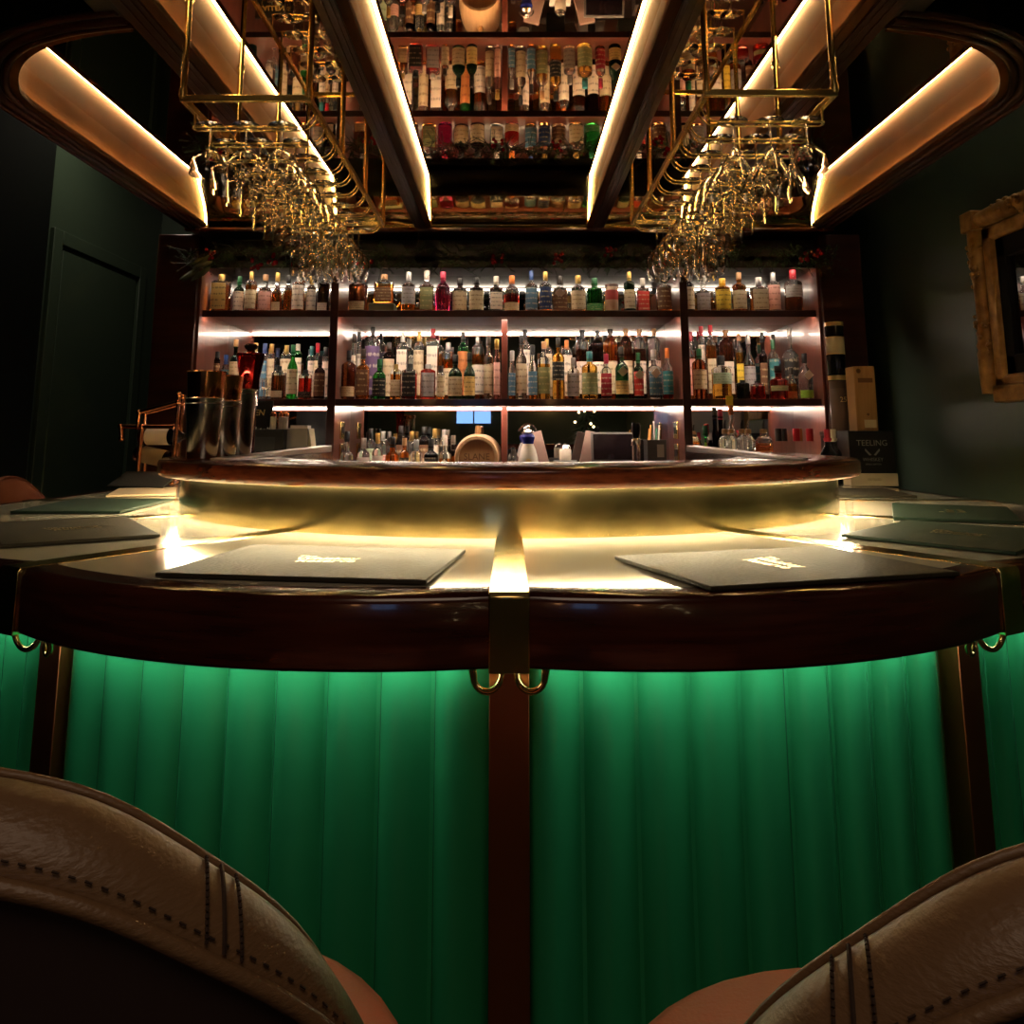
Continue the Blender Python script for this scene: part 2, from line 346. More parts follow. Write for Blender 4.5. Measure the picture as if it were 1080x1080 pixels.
b.add(vs, [(2*i,2*i+2,2*i+3,2*i+1) for i in range(n-1)]); f_ = struct(b.build('ceiling_canopy_fascia', WALLD, smooth=0)); mo = f_.modifiers.new('s','SOLIDIFY'); mo.thickness = .012
b = B()                                              # stepped moulding round the outer trays
for sx in (-1,1):
    path = [Vector((sx*-x, y, 0)) for x, y in [(-1.35,YB)]+left[2:]]
    for off, rr in ((.012,.009),(.036,.012),(.066,.008)):
        P = []
        for i, p in enumerate(path):
            t = (path[min(i+1,len(path)-1)]-path[max(i-1,0)]).normalized(); nn = Vector((t.y,-t.x,0))
            if nn.dot(p-Vector((0,3,0))) < 0: nn = -nn
            P.append(p+nn*off+Vector((0,0,ZB)))
        b.tube(P, rr, 8)
struct(b.build('trim_2', WALNUT, smooth=60))
b = B(); b.box((-1.43,1.34,ZM),(1.43,3.045,ZM+.01)); struct(b.build('ceiling_mirror', MIRROR_A, smooth=0))
# tray walls (veneer) with a small lip, and light strips lying on the lip
def traywall(name, path, sgn):                       # path in plan; inward normal = sgn * left normal
    P = [Vector((x,y,0)) for x,y in path]; fr = []
    for i, p in enumerate(P):
        t = (P[min(i+1,len(P)-1)]-P[max(i-1,0)]).normalized(); nn = Vector((-t.y,t.x,0))*sgn
        fr.append(lambda q, p=p, nn=nn: p+nn*q[0]+Vector((0,0,q[1])))
    b = B(); b.sweep([(-.008,ZB+.001),(.018,ZB+.001),(.018,ZB+.017),(.015,ZB+.017),(.015,ZB+.006),(0,ZB+.006),(0,ZM),(-.008,ZM)], fr); w = struct(b.build(name, VENEER, smooth=40))
    b = B(); b.sweep([(.003,ZB+.007),(.011,ZB+.007),(.011,ZB+.0105),(.003,ZB+.0105)], fr); return b, w
lpath = [(-1.35,YB-.012)]+left[1:-1]+[(-.86,1.686)]
ls, _ = traywall('trim_3', lpath, 1); tag(ls.build('ceiling_light_strip', LEDWARM), 'glowing warm light strip along the far left wood tray of the ceiling', 'light strip', 'ceiling light strips', 'thing')
ls, _ = traywall('trim_4', [(-x,y) for x,y in lpath], -1); tag(ls.build('ceiling_light_strip', LEDWARM), 'glowing warm light strip along the far right wood tray of the ceiling', 'light strip', 'ceiling light strips', 'thing')
XB1, XB1o, XB2, XB2o = .368, .415, .782, .842
for sx, side in ((-1,'left'),(1,'right')):
    for xi, xo, nm, what in ((XB1,XB1o,'inner','beside the central mirror'),(XB2,XB2o,'outer','above the glass rack')):
        b = B(); a, c = sorted((sx*xi, sx*xo)); b.box((a,1.42,ZB-.004),(c,YB+.012,ZM)); 
        for dx in (.25,.6): xx = sx*(xi+(xo-xi)*dx); b.box((xx-.0025,1.42,ZB-.0065),(xx+.0025,YB+.012,ZB-.004))
        struct(b.build('ceiling_beam', WALNUT, bevel=.002))
        ls, _ = traywall('trim_5', [(sx*(xi-.008),1.43),(sx*(xi-.008),YB)], sx)
        tag(ls.build('ceiling_light_strip', LEDWARM), f'glowing warm light strip on the {side} ceiling beam {what}', 'light strip', 'ceiling light strips', 'thing')
b = B(); n = 14; pr = []                              # curved brass end sheet
for i in range(n+1):
    a = pi/2*i/n; pr.append((3.045+.385*sin(a), ZM-.108*(1-cos(a))))
b.add([(x,y,z) for y,z in pr for x in (-1.36,1.36)], [(2*i,2*i+1,2*i+3,2*i+2) for i in range(n)])
struct(b.build('trim_6', BRASS_C, smooth=60))
b = B(); b.box((-1.43,YB,ZB-.014),(1.43,YB+.02,ZM+.02)); b.box((-1.43,YB-.01,ZB-.014),(1.43,YB,ZB)); struct(b.build('trim_7', LEDGE_W, bevel=.003))

# ------------------------------------------------------------------ back bar shelving
YF, YM = 3.55, 3.91; ZS1 = EYE+.562; ZS2 = EYE+.166; ZBC = 1.0; TH = .030
unit = thing('back_bar_shelving', 'tall dark wood back bar with three lit, mirror-backed shelf rows', 'shelving', (0,YF,0))
def ub(b, name, m, **k): b.v = [(x,y-YF,z) for x,y,z in b.v]; return b.build(name, m, k.pop('parent', unit), **k)
for sx in (-1,1):
    b = B(); b.box((min(sx*1.39,sx*1.575),3.50,0),(max(sx*1.39,sx*1.575),3.95,ZB-.012)); ub(b, 'pilaster', WALNUT, bevel=.004)
    b = B(); b.box((min(sx*1.378,sx*1.392),3.52,ZBC),(max(sx*1.378,sx*1.392),YM,EYE+.75)); ub(b, 'side_panel', SHELFW, bevel=.001)
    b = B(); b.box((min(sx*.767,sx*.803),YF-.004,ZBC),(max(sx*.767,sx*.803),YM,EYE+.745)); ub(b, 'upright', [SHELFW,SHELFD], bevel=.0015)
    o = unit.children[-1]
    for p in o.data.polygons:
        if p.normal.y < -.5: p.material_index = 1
for sx, y0, z0, z1 in ((0,3.63,ZS2,ZS1-.03),(0,3.63,ZBC,ZS2-.03)):
    b = B(); b.box((-.035,y0,z0),(-.008,YM,z1)); ub(b, 'divider', SHELFW, bevel=.001)
BAYS = {'left':(-1.378,-.803),'centre':(-.767,.767),'right':(.803,1.378)}
for bay,(x0,x1) in BAYS.items():
    for z in (ZS1, ZS2):
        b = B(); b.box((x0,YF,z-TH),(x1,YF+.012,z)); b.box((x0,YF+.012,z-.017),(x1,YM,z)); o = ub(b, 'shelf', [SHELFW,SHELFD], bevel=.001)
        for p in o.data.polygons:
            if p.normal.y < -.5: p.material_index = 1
        b = B(); b.box((x0+.005,YF+.016,z-.0225),(x1-.005,YF+.027,z-.0172)); ub(b, 'light_strip', LEDSHELF)
    b = B(); b.box((x0+.004,3.584,EYE+.778),(x1-.004,3.595,EYE+.784)); ub(b, 'light_strip', LEDTOP)
    b = B(); b.box((x0,YM,ZBC),(x1,YM+.01,EYE+.85)); ub(b, 'mirror_back', MIRROR, smooth=0)
b = B(); b.box((-1.392,3.565,EYE+.792),(1.392,YM+.01,EYE+.815)); ub(b, 'top_board', DARKB)
b = B(); b.box((-1.392,3.565,EYE+.76),(1.392,3.58,EYE+.89)); ub(b, 'header', BLACK)
b = B(); b.box((-1.392,3.24,.96),(1.392,YM+.01,ZBC)); ub(b, 'worktop', WALNUT, bevel=.003)
b = B(); b.box((-1.392,3.30,0),(1.392,YM+.01,.96)); ub(b, 'cabinet', WALNUT)
for sx, zz in ((-1,EYE-.005),(1,EYE-.005)):          # brass sockets on the inner sides of the uprights
    for dz in (0, -.10):
        b = B(); xa, xb_ = sorted((sx*.767, sx*.760)); b.box((xa,3.665,zz+dz-.004),(xb_,3.745,zz+dz+.075)); so = ub(b, 'socket_plate', BRASS, bevel=.002)
        b = B(); xa, xb_ = sorted((sx*.7605, sx*.757))
        for yy in (3.685,3.715): b.box((xa,yy,zz+dz+.02),(xb_,yy+.012,zz+dz+.05))
        ub(b, 'socket_hole', BLACK, parent=so)

# ------------------------------------------------------------------ bottles
LIQ = {'amber':(.80,.26,.04),'orange':(.95,.24,.03),'brown':(.30,.085,.025),'dark':(.06,.022,.014),'red':(.62,.035,.02),'green':(.03,.42,.06),'dark green':(.02,.10,.03),
       'clear':(.93,.95,.92),'pink':(.62,.03,.14),'gold':(.90,.50,.08),'black':(.012,.012,.012),'grey':(.45,.42,.40),'frosted':(.80,.74,.62),'rose':(.80,.42,.34),'blue':(.10,.2,.5)}
LAB = {'cream':((.66,.54,.34),(.20,.12,.06)),'white':((.78,.68,.55),(.12,.10,.10)),'black':((.02,.018,.016),(.5,.42,.3)),'olive':((.30,.32,.14),(.7,.6,.3)),'blue':((.10,.22,.32),(.6,.6,.5)),
       'grey':((.42,.38,.36),(.12,.1,.1)),'pink':((.75,.42,.34),(.3,.1,.1)),'crimson':((.42,.03,.05),(.8,.7,.5)),'teal':((.05,.25,.26),(.6,.6,.4)),'gold':((.70,.48,.16),(.1,.06,.03)),
       'brown':((.16,.075,.035),(.6,.45,.25)),'orange':((.55,.20,.06),(.2,.05,.02)),'yellow':((.85,.60,.06),(.2,.1,.02)),'green':((.05,.28,.10),(.6,.6,.4)),'navy':((.02,.04,.12),(.6,.5,.25)),'purple':((.13,.075,.17),(.7,.6,.5)),'pale green':((.40,.50,.32),(.1,.15,.08)),'red':((.65,.05,.04),(.8,.6,.4)),'lime':((.30,.55,.05),(.1,.2,.02))}
CAP = {'black':(.012,.012,.012),'gold':(.40,.24,.06),'cork':(.33,.17,.07),'red':(.40,.015,.025),'white':(.55,.48,.40),'blue':(.03,.07,.22),'teal':(.03,.16,.17),'silver':(.42,.40,.37),'green':(.015,.10,.035),'crimson':(.35,.02,.05),'yellow':(.60,.36,.03),'orange':(.60,.17,.03),'dark':(.03,.02,.015),'glass':(.9,.9,.88)}
ORD = ['first','second','third','fourth','fifth','sixth','seventh','eighth','ninth','tenth','eleventh','twelfth','thirteenth','fourteenth','fifteenth','sixteenth','seventeenth','eighteenth','nineteenth','twentieth','twenty-first','twenty-second']
STY = {  # hs shoulder start / hn neck start as shares of height, neck radius share, squareness, depth
 'std':(.58,.72,.34,0,1),'tall':(.62,.76,.36,0,1),'wine':(.56,.74,.36,0,1),'square':(.62,.70,.34,1,.9),'flat':(.60,.70,.30,.8,.55),'dome':(.42,.74,.34,0,1),'squat':(.44,.62,.36,0,1),'flask':(.52,.70,.26,.35,.62),'cone':(.12,.74,.34,0,1),'ball':(.30,.62,.24,0,1)}
def bottle_parts(root, w, h, style, liq, lab, cap, hs=None, l0=.08, l1=None, seg=22):
    S = STY[style]; hn_ = S[1]; hs_ = S[0] if hs is None else hs
    hn = max(hn_, hs_+.09); r = w/2; rn = max(r*S[2], .009); sq = S[3]; dy = S[4]; hc = min(.16*h, .034)
    ztop = h-hc; pr = [(r*.82,0,sq),(r*.96,.004,sq),(r,.012,sq)]
    if style == 'ball': pr += [(r*1.0,h*.22,0)]
    pr += [(r, hs_*h, sq)]
    for i in range(1, 6):
        u = i/6; s = (cos(pi/2*u) if style in ('dome','squat','ball','flask','std') else .5+.5*cos(pi*u))
        pr.append((rn+(r-rn)*s, (hs_+(hn-hs_)*u)*h, sq*(1-u)))
    pr += [(rn, hn*h), (rn, ztop-.006), (rn*1.18, ztop-.005), (rn*1.18, ztop)]
    fill = (hs_+.35*(hn-hs_)) if liq in ('amber','orange','brown','red','gold','rose') and random.random() < .7 else 1
    fill = round(fill*10)/10
    b = B(); b.lathe(pr, seg, dy=dy, q='neck' if sq else None); b.build('glass_body', liquid(f'{liq}_{fill}', LIQ[liq], fill), root, smooth=40)
    b = B(); rc = rn*1.16; z0 = ztop-.0005-(0 if cap == 'cork' else hc*.35)
    b.lathe([(rc*.97,z0),(rc,z0+.002),(rc,h-.002),(rc*.93,h)], 14)
    b.build('cap', mat('cap_'+cap, CAP[cap], .35, metal=.6 if cap in ('gold','silver') else 0), root, smooth=40)
    if lab:
        l1 = l1 or hs_*.94; n = 10; span = .40*pi if not sq else .24*pi; e = .0012; vs = []; P = 5
        zs = [l0*h, l1*h]
        if style == 'cone': zs = [l0*h+.02, l1*h]
        prof = lambda z: next((pr[i][0]+(pr[i+1][0]-pr[i][0])*((z-pr[i][1])/(pr[i+1][1]-pr[i][1]+1e-9)) for i in range(len(pr)-1) if pr[i][1] <= z <= pr[i+1][1]), r)
        for z in zs:
            for i in range(n+1):
                a = -pi/2-span+2*span*i/n; ca, sa = cos(a), sin(a); ms = 1/((abs(ca)**P+abs(sa)**P)**(1/P)); r2 = (prof(z)+e)*(1-sq+sq*ms); dd = 1-(1-dy)*(sq if sq else 1)
                vs.append((r2*ca, r2*sa*dd-(e if dd < 1 else 0), z))
        b = B(); b.add(vs, [(i,i+1,n+2+i,n+1+i) for i in range(n)])
        o = b.build('label', labelmat(lab, *LAB[lab]), root, smooth=60, fixn=False)
        uvl = o.data.uv_layers.new()
        for p in o.data.polygons:
            for li, vi in zip(p.loop_indices, p.vertices): uvl.data[li].uv = ((vi % (n+1))/n, vi//(n+1))
    return root
SHAPE = {'std':'round','tall':'tall','wine':'slim','square':'square','flat':'flat square','dome':'domed','squat':'squat','flask':'flat flask','cone':'conical','ball':'bulbous'}
def tagcard(root, h, w):
    b = B(); X = Matrix.Translation((0,-w/2-.004,h*.52)) @ Matrix.Rotation(R(14), 4, 'X') @ Matrix.Rotation(R(45), 4, 'Y'); b.box((-.017,-.0006,-.017),(.017,.0006,.017), xf=X)
    tag(b.build('hang_tag', mat('tag_card', (.88,.74,.60), .6), root), 'white diamond-shaped hang tag')
def shelf_row(specs, d, zb, place, group, yj=0):
    specs = sorted(specs, key=lambda s: s[0])
    xs = [at(s[0], 400, d).x for s in specs]; ws = [s[1]*d/F*.92 for s in specs]
    for i, x in enumerate(xs):                        # keep every bottle clear of uprights and dividers
        for a_, c_ in ((-1.378,-.803),(-.767,.767),(.803,1.378)) if zb == ZS1 else ((-1.378,-.803),(-.767,-.035),(-.008,.767),(.803,1.378)):
            if a_-.03 <= x <= c_+.03: m_ = ws[i]*.54+.002; xs[i] = min(max(x, a_+m_), c_-m_)
    fs_ = [1]*len(xs)
    for i in range(len(xs)-1):
        q = (xs[i+1]-xs[i])/((ws[i]+ws[i+1])*.5+.0035)
        if q < 1: fs_[i] = min(fs_[i], q); fs_[i+1] = min(fs_[i+1], q)
    ws = [w*q for w, q in zip(ws, fs_)]
    for i, s in enumerate(specs):
        px, wp, ys, yt, style, liq, lab, cap = s[:8]; opt = s[8] if len(s) > 8 else {}
        x, w = xs[i], ws[i]
        zt = at(px, yt+(3 if zb == ZS1 else 0), d).z; h = max(zt-zb, .07)-opt.get('lift', 0); hs = None
        if ys: hs = min(max((at(px, ys, d).z-zb-opt.get('lift', 0))/h, .12), .8)
        lw = f'{lab} label' if lab else 'no label'
        label = f'{cap}-capped {SHAPE[style]} {liq} bottle, {lw}, {ORD[i]} from left, {place}'
        o = thing('liquor_bottle', label, 'bottle', (x, d+(i % 2)*.016, zb+.0006+opt.get('lift', 0)), R(random.uniform(-6,6)), group)
        bottle_parts(o, w, h, style, liq, lab, cap, hs, opt.get('l0', .08), opt.get('l1'))
        if opt.get('tag'): tagcard(o, h, w)
T1 = {'tag':1}; LO = {'l0':.06,'l1':.26}; BIG = {'l0':.10,'l1':.55}
# top shelf
shelf_row([(228,20,296,287,'square','orange','gold','gold'),(246,12,306,288,'std','dark green','white','green'),(260,15,299,284,'std','amber','cream','gold',BIG),(274,17,306,286,'squat','amber','pink','cork'),
  (288,11,310,285,'square','orange','cream','gold',LO),(299,10,306,287,'tall','amber',None,'black'),(311,14,300,285,'std','orange','white','white'),(324,11,304,288,'std','orange','white','gold'),(338,13,300,288,'square','dark','white','black',LO)],
  3.64, ZS1, 'left bay top shelf', 'bottles on the left top shelf')
shelf_row([(375,22,302,284,'flask','brown','cream','silver',LO),(402,23,298,286,'flat','orange','brown','cork',{'lift':.0405,'l0':.12,'l1':.55}),(429,16,302,284,'dome','amber','grey','silver',{'l0':.2,'l1':.62}),(448,17,302,282,'square','orange','olive','white'),
  (466,17,306,284,'dome','pink',None,'crimson'),(484,17,306,290,'std','dark','cream','black'),(502,17,306,290,'std','dark','cream','black'),(523,16,305,288,'square','grey','white','white',BIG),(540,17,308,288,'dome','red','cream','orange',LO),
  (561,14,302,282,'std','amber','blue','blue'),(576,14,302,284,'std','orange','navy','gold'),(592,17,306,288,'squat','brown','brown','dark',T1),(611,17,306,288,'dome','amber','cream','gold'),(629,19,306,290,'dome','green','green','green',LO),
  (666,13,300,284,'dome','dark green','cream','gold',BIG),(681,15,306,290,'square','red','red','white'),(703,17,303,287,'dome','orange','brown','dark')],
  3.64, ZS1, 'centre bay top shelf', 'bottles on the centre top shelf')
shelf_row([(729,12,302,284,'std','dark','cream','gold'),(746,16,308,288,'squat','amber','grey','silver'),(766,18,305,291,'squat','gold','yellow','yellow'),(785,16,302,284,'std','amber','cream','cork',BIG),
  (805,20,305,290,'square','amber','cream','silver'),(822,15,299,284,'tall','brown','pink','silver'),(842,20,299,282,'dome','brown','grey','red',{'l0':.35,'l1':.62})],
  3.64, ZS1, 'right bay top shelf', 'bottles on the right top shelf')
gb = thing('gift_box', 'small flat grey-green gift box under an amber bottle, centre top shelf', 'box', (at(402,400,3.64).x,3.64,ZS1+.0006))
b = B(); b.box((-.058,-.045,0),(.058,.045,.039)); b.build('box', mat('grey_green_card', (.20,.21,.14), .5), gb, bevel=.002)
gt = thing('gift_tin', 'tall cream and red gift tin between bottles on the centre top shelf', 'tin', (at(647,400,3.64).x,3.64,ZS1+.0006))
b = B(); b.lathe([(.029,0),(.030,.002),(.030,.128),(.029,.13)], 24); b.build('tin', mat('tin_card', (.60,.40,.26), .5), gt)
b = B(); b.lathe([(.0304,.06),(.0304,.105)], 24, close=False); b.build('band', mat('tin_red', (.45,.06,.05), .5), gt)
b = B(); b.lathe([(.0306,.122),(.0306,.133),(.028,.134)], 24); b.build('lid', mat('tin_lid', (.12,.06,.05), .4), gt)
# middle shelf, front rows
GM = 'bottles on the {} middle shelf'
shelf_row([(363,17,386,370,'ball','brown','cream','black',LO),(382,16,388,368,'square','amber','brown','dark'),(400,15,398,379,'std','green','black','green'),(417,12,390,384,'square','amber','cream','gold',BIG),(432,17,390,384,'square','red','black','black'),
  (451,17,391,384,'square','red','grey','silver'),(465,9,395,386,'tall','amber','cream','dark'),(480,16,396,374,'std','dark green','cream','black'),(495,13,396,372,'std','dark green','gold','black'),(515,13,378,354,'tall','frosted','cream','dark',BIG),(526,9,380,358,'tall','rose','pink','gold')],
  3.63, ZS2, 'front row, centre-left middle shelf', GM.format('centre'))
shelf_row([(539,9,392,370,'std','amber','blue','silver'),(550,14,380,353,'tall','frosted','cream','black',BIG),(562,10,390,364,'std','amber','blue','black'),(574,14,380,360,'tall','gold','olive','cork',BIG),(589,14,378,356,'std','gold','black','black',{'l0':.3,'l1':.6}),
  (605,14,392,377,'std','brown','grey','silver'),(622,18,388,371,'dome','gold','olive','teal',BIG),(640,12,392,373,'std','brown','crimson','crimson'),(656,15,390,366,'std','dark green','gold','dark',{'l0':.1,'l1':.35,'tag':1}),(674,11,390,372,'std','dark green','red','green',T1),
  (690,17,390,369,'square','grey','blue','silver',T1),(705,12,390,367,'std','red','teal','orange',BIG)], 3.63, ZS2, 'front row, centre-right middle shelf', GM.format('centre'))
shelf_row([(368,12,372,352,'std','clear','white','dark'),(377,12,370,350,'std','clear','white','black'),(392,17,362,345,'ball','clear','purple','black'),(409,13,376,361,'std','dark','cream','dark'),(424,13,366,351,'square','clear','white','silver'),(441,12,366,350,'std','amber','cream','gold'),
  (456,14,362,347,'square','amber','white','red'),(472,15,368,361,'std','amber','cream','silver',BIG),(488,12,368,351,'tall','green','orange','black'),(504,14,366,354,'dome','amber','white','silver',BIG)],
  3.79, ZS2, 'back row, centre-left middle shelf', GM.format('centre'))
shelf_row([(554,11,366,348,'std','clear','white','black'),(577,12,366,357,'std','clear','cream','gold'),(598,12,368,359,'std','amber','white','orange'),(615,15,360,348,'squat','brown','white','black',BIG),(631,13,360,349,'squat','dark','white','black',BIG),
  (645,15,358,347,'squat','orange','cream','dark',BIG),(661,14,360,347,'squat','brown','cream','cork',BIG),(676,14,360,347,'squat','brown','white','cork',BIG),(691,14,362,347,'std','clear','white','cork',BIG)],
  3.79, ZS2, 'back row, centre-right middle shelf', GM.format('centre'))
shelf_row([(228,10,380,371,'std','dark','brown','black'),(236,14,388,374,'std','clear','blue','blue'),(247,15,380,358,'std','dark green','cream','cork',{'l0':.35,'l1':.62}),(293,15,391,386,'square','brown','cream','black',LO),(308,12,389,364,'tall','green','cream','green',BIG),(321,16,392,390,'squat','red','black','black',LO),(337,12,392,376,'squat','dark','brown','black')],
  3.63, ZS2, 'front row, left middle shelf', GM.format('left'))
shelf_row([(268,10,378,362,'std','clear','white','gold'),(277,10,378,362,'std','clear','blue','blue'),(285,11,376,363,'std','clear','cream','gold'),(300,13,376,364,'std','amber','cream','gold'),(313,10,374,363,'std','green','white','white'),(327,11,378,365,'std','clear','white','teal'),(334,9,378,362,'std','amber','cream','red'),(342,9,378,366,'std','clear','white','black')],
  3.79, ZS2, 'back row, left middle shelf', GM.format('left'))
shelf_row([(738,16,384,368,'std','brown','cream','green',{'l0':.2,'l1':.58}),(762,22,390,375,'dome','gold','pale green','black',{'l0':.35,'l1':.6}),(783,15,405,401,'squat','black',None,'black'),(800,17,405,402,'squat','red',None,'dark'),(821,20,402,386,'squat','red','olive','black',{'l0':.25,'l1':.4}),(836,11,406,388,'std','amber','orange','dark',LO),(851,16,398,373,'std','clear','lime','black',{'l0':.03,'l1':.2,'tag':1})],
  3.63, ZS2, 'front row, right middle shelf', GM.format('right'))
shelf_row([(729,10,376,350,'std','orange','pink','red'),(742,10,360,344,'std','clear','white','red'),(751,14,364,343,'square','amber','cream','red',BIG),(768,16,364,348,'squat','brown','white','cork',BIG),(781,8,370,352,'tall','gold','yellow','cork',BIG),(792,13,384,352,'cone','amber','grey','silver'),(806,9,376,351,'wine','dark','brown','black',BIG),(818,11,376,358,'std','clear','teal','green'),(835,17,376,346,'ball','clear','black','silver')],
  3.79, ZS2, 'back row, right middle shelf', GM.format('right'))
# worktop row
D3 = 3.63
shelf_row([(368,15,482,455,'squat','amber','white','black',{'l0':.22,'l1':.42}),(385,14,480,462,'squat','clear','white','silver'),(400,12,478,457,'std','clear','white','gold'),(415,16,482,461,'squat','orange',None,'black'),(428,11,480,462,'std','amber','black','cork'),(440,14,480,464,'squat','clear','white','silver',BIG),(456,16,480,463,'square','black','black','black'),(470,14,481,459,'squat','amber','white','white',{'tag':1,'l0':.3,'l1':.42}),(538,12,482,474,'squat','amber','brown','dark')],
  D3, ZBC, 'worktop, front row', 'bottles on the back worktop')
shelf_row([(393,11,470,452,'std','clear','pale green','black'),(405,13,468,455,'std','clear','pink','silver',{'l0':.4,'l1':.62}),(424,10,466,449,'std','dark','brown','black'),(435,11,468,455,'std','clear','gold','gold',{'l0':.4,'l1':.6}),(448,10,466,450,'std','dark','brown','black'),(459,10,466,452,'std','clear','white','gold'),(469,9,466,453,'std','clear','black','silver')],
  3.80, ZBC, 'worktop, back row', 'bottles on the back worktop')
shelf_row([(752,8,458,430,'wine','black',None,'black'),(759,8,458,431,'wine','black',None,'crimson'),(744,11,462,447,'cone','rose',None,'red'),(738,9,464,449,'std','green','lime','green')],
  3.40, ZBC+.06, 'right bay worktop', 'bitters and syrups on the right worktop')
for i, (px, col) in enumerate(((821,'black'),(830,'black'),(840,'red'),(846,'gold'),(854,'red'))):
    o = thing('wine_bottle', f'dark green wine bottle with {col} foil, {ORD[i]} from left on the right worktop', 'bottle', (at(px,460,3.45).x, 3.45+(.04 if i % 2 else 0), ZBC+.03), 0, 'wine bottles on the right worktop')
    zt = at(px,452,3.45).z; bottle_parts(o, .066, zt-ZBC-.03, 'wine', 'dark green', None, 'black'); o.children[1].data.materials[0] = mat('foil_'+col, CAP[col], .3, .3)
    bpy.data.objects.remove(o.children[1]); b = B(); h = zt-ZBC-.03; b.lathe([(.0145,h*.80),(.0150,h*.802),(.0150,h-.003),(.0135,h)], 16); b.build('foil', mat('foil_'+col, CAP[col], .3, .3), o)
tray = thing('bottle_tray', 'dark raised tray on the right worktop under bitters and wine bottles', 'tray', (1.10,3.42,ZBC+.0005))
b = B(); b.box((-.29,-.07,0),(.27,.11,.028)); b.box((-.30,-.075,.0),(-.12,.0,.058)); b.build('tray', BLACK, tray, bevel=.003)
# crystal decanters with pourers, near the steel rail
for i, (px, liq) in enumerate(((765,'clear'),(774,'clear'),(783,'clear'),(792,'clear'),(806,'orange'))):
    d = 3.285; w = (.056 if i < 4 else .072); zb = 1.1605; o = thing('decanter', f'cut glass decanter of {"amber spirit" if liq == "orange" else "clear liquid"}, {ORD[i]} from left behind the right steel rail', 'decanter', (at(px,470,d).x, d+.03*(i % 2), zb+.001), 0, 'cut glass decanters on the right')
    h = .115; r = w/2; pr = [(r*.9,0)]
    for k in range(9): z = .004+k*.0095; pr += [(r,z),(r*.93,z+.005)]
    pr += [(r*.7,.098),(r*.4,.106),(r*.4,h)]
    b = B(); b.lathe(pr, 14); b.build('glass_body', liquid(liq+'_dec', LIQ[liq], .62 if liq == 'orange' else 1), o, smooth=20)
    b = B(); b.lathe([(r*.44,h-.002),(r*.44,h+.014),(r*.3,h+.016)], 12); b.build('stopper', mat('cap_cork', CAP['cork'], .5), o)
    b = B(); b.tube([(0,0,h+.014),(0,0,h+.034),(.004,0,h+.052)], [.006,.005,.003], 8); b.build('pourer', STEEL_P if i % 2 else BLACK, o)
dt = thing('bottle_riser', 'low steel step on the worktop carrying the cut glass decanters', 'stand', (.99,3.30,ZBC+.0006))
b = B(); b.box((-.115,-.05,.148),(.13,.05,.160)); b.build('plate', STEEL, dt, bevel=.002)
for x in (-.105,.115): b = B(); b.box((x,-.045,0),(x+.01,.045,.148)); b.build('leg', STEEL, dt)
co = thing('syrup_bottle', 'bottle with orange cap and yellow card standing behind the clear decanters', 'bottle', (at(771,440,3.46).x,3.46,ZBC+.0292))
bottle_parts(co, .055, at(771,426,3.46).z-ZBC-.03, 'tall', 'amber', 'cream', 'orange'); b = B(); z = at(769,420,3.46).z-ZBC-.03; b.box((-.022,-.012,z-.03),(.008,-.010,z+.01)); b.build('price_card', mat('yellow_card', (.85,.6,.04), .6), co)
# barrel, ceramic bottle, books, jar, screen, tap, caddy on the worktop
br = thing('display_barrel', 'small pale wooden barrel head with burnt lettering on the back worktop', 'barrel', (at(504,470,3.73).x,3.73,ZBC+.0606))
XB = Matrix.Translation((0,0,.108)) @ Matrix.Rotation(pi/2, 4, 'X')
b = B(); b.lathe([(.085,-.13),(.0945,-.13),(.1,-.10),(.107,0),(.1,.10),(.0945,.13),(.082,.13),(.080,.118),(.001,.118)], 40, XB); b.build('staves', mat('barrel_oak', (.52,.33,.17), .5, var=((.42,.25,.12), 6, (9,1,9))), br)
b = B(); b.lathe([(.0795,.1185),(.0795,.121),(.001,.121)], 40, XB); hd = b.build('head', mat('barrel_head', (.50,.27,.12), .5, var=((.40,.20,.08), 5, (12,1,1))), br)
b = B(); XT = Matrix.Translation((0,-.1215,.112)) @ Matrix.Rotation(pi/2, 4, 'X'); add_text(b, 'SLANE', .040, XT); add_text(b, 'DISTILLED', .012, Matrix.Translation((0,0,-.03)) @ XT); b.build('lettering', mat('burnt_ink', (.16,.075,.03), .7), br, smooth=0, fixn=False)
b = B(); b.lathe([(.012,.213),(.015,.22),(.012,.245),(.014,.25),(.004,.254)], 14); b.build('bung', mat('cap_cork', CAP['cork'], .5), br)
b = B(); b.box((-.08,-.11,-.06),(-.05,.11,.03)); b.box((.05,-.11,-.06),(.08,.11,.03)); b.box((-.08,-.02,-.06),(.08,.02,-.02)); b.build('cradle', WALNUT, br)
tq = thing('ceramic_bottle', 'white and blue ceramic decanter bottle with a silver ring top', 'bottle', (at(557,470,3.56).x,3.56,ZBC+.0006)); tq.scale = (1.03,1.03,1.03)
b = B(); b.lathe([(.03,0),(.033,.01),(.036,.06),(.043,.12),(.043,.16),(.033,.20),(.022,.225),(.022,.24)], 28); b.build('body', mat('white_ceramic', (.75,.70,.62), .15, coat=.5), tq)
b = B(); b.lathe([(.0225,.222),(.025,.235),(.030,.252),(.026,.262),(.016,.264)], 24); b.build('collar', mat('cobalt', (.02,.03,.22), .15), tq)
b = B(); b.lathe([(.018,.262),(.024,.268),(.024,.274),(.012,.284)], 20); b.build('cap', STEEL_P, tq)
b = B(); b.tube([(.032*cos(a),0,.277+.030*sin(a)) for a in [pi*i/16-.12 for i in range(17)]], .0035, 8); b.sphere((0,0,.292), .010, 10); b.build('ring', STEEL_P, tq)
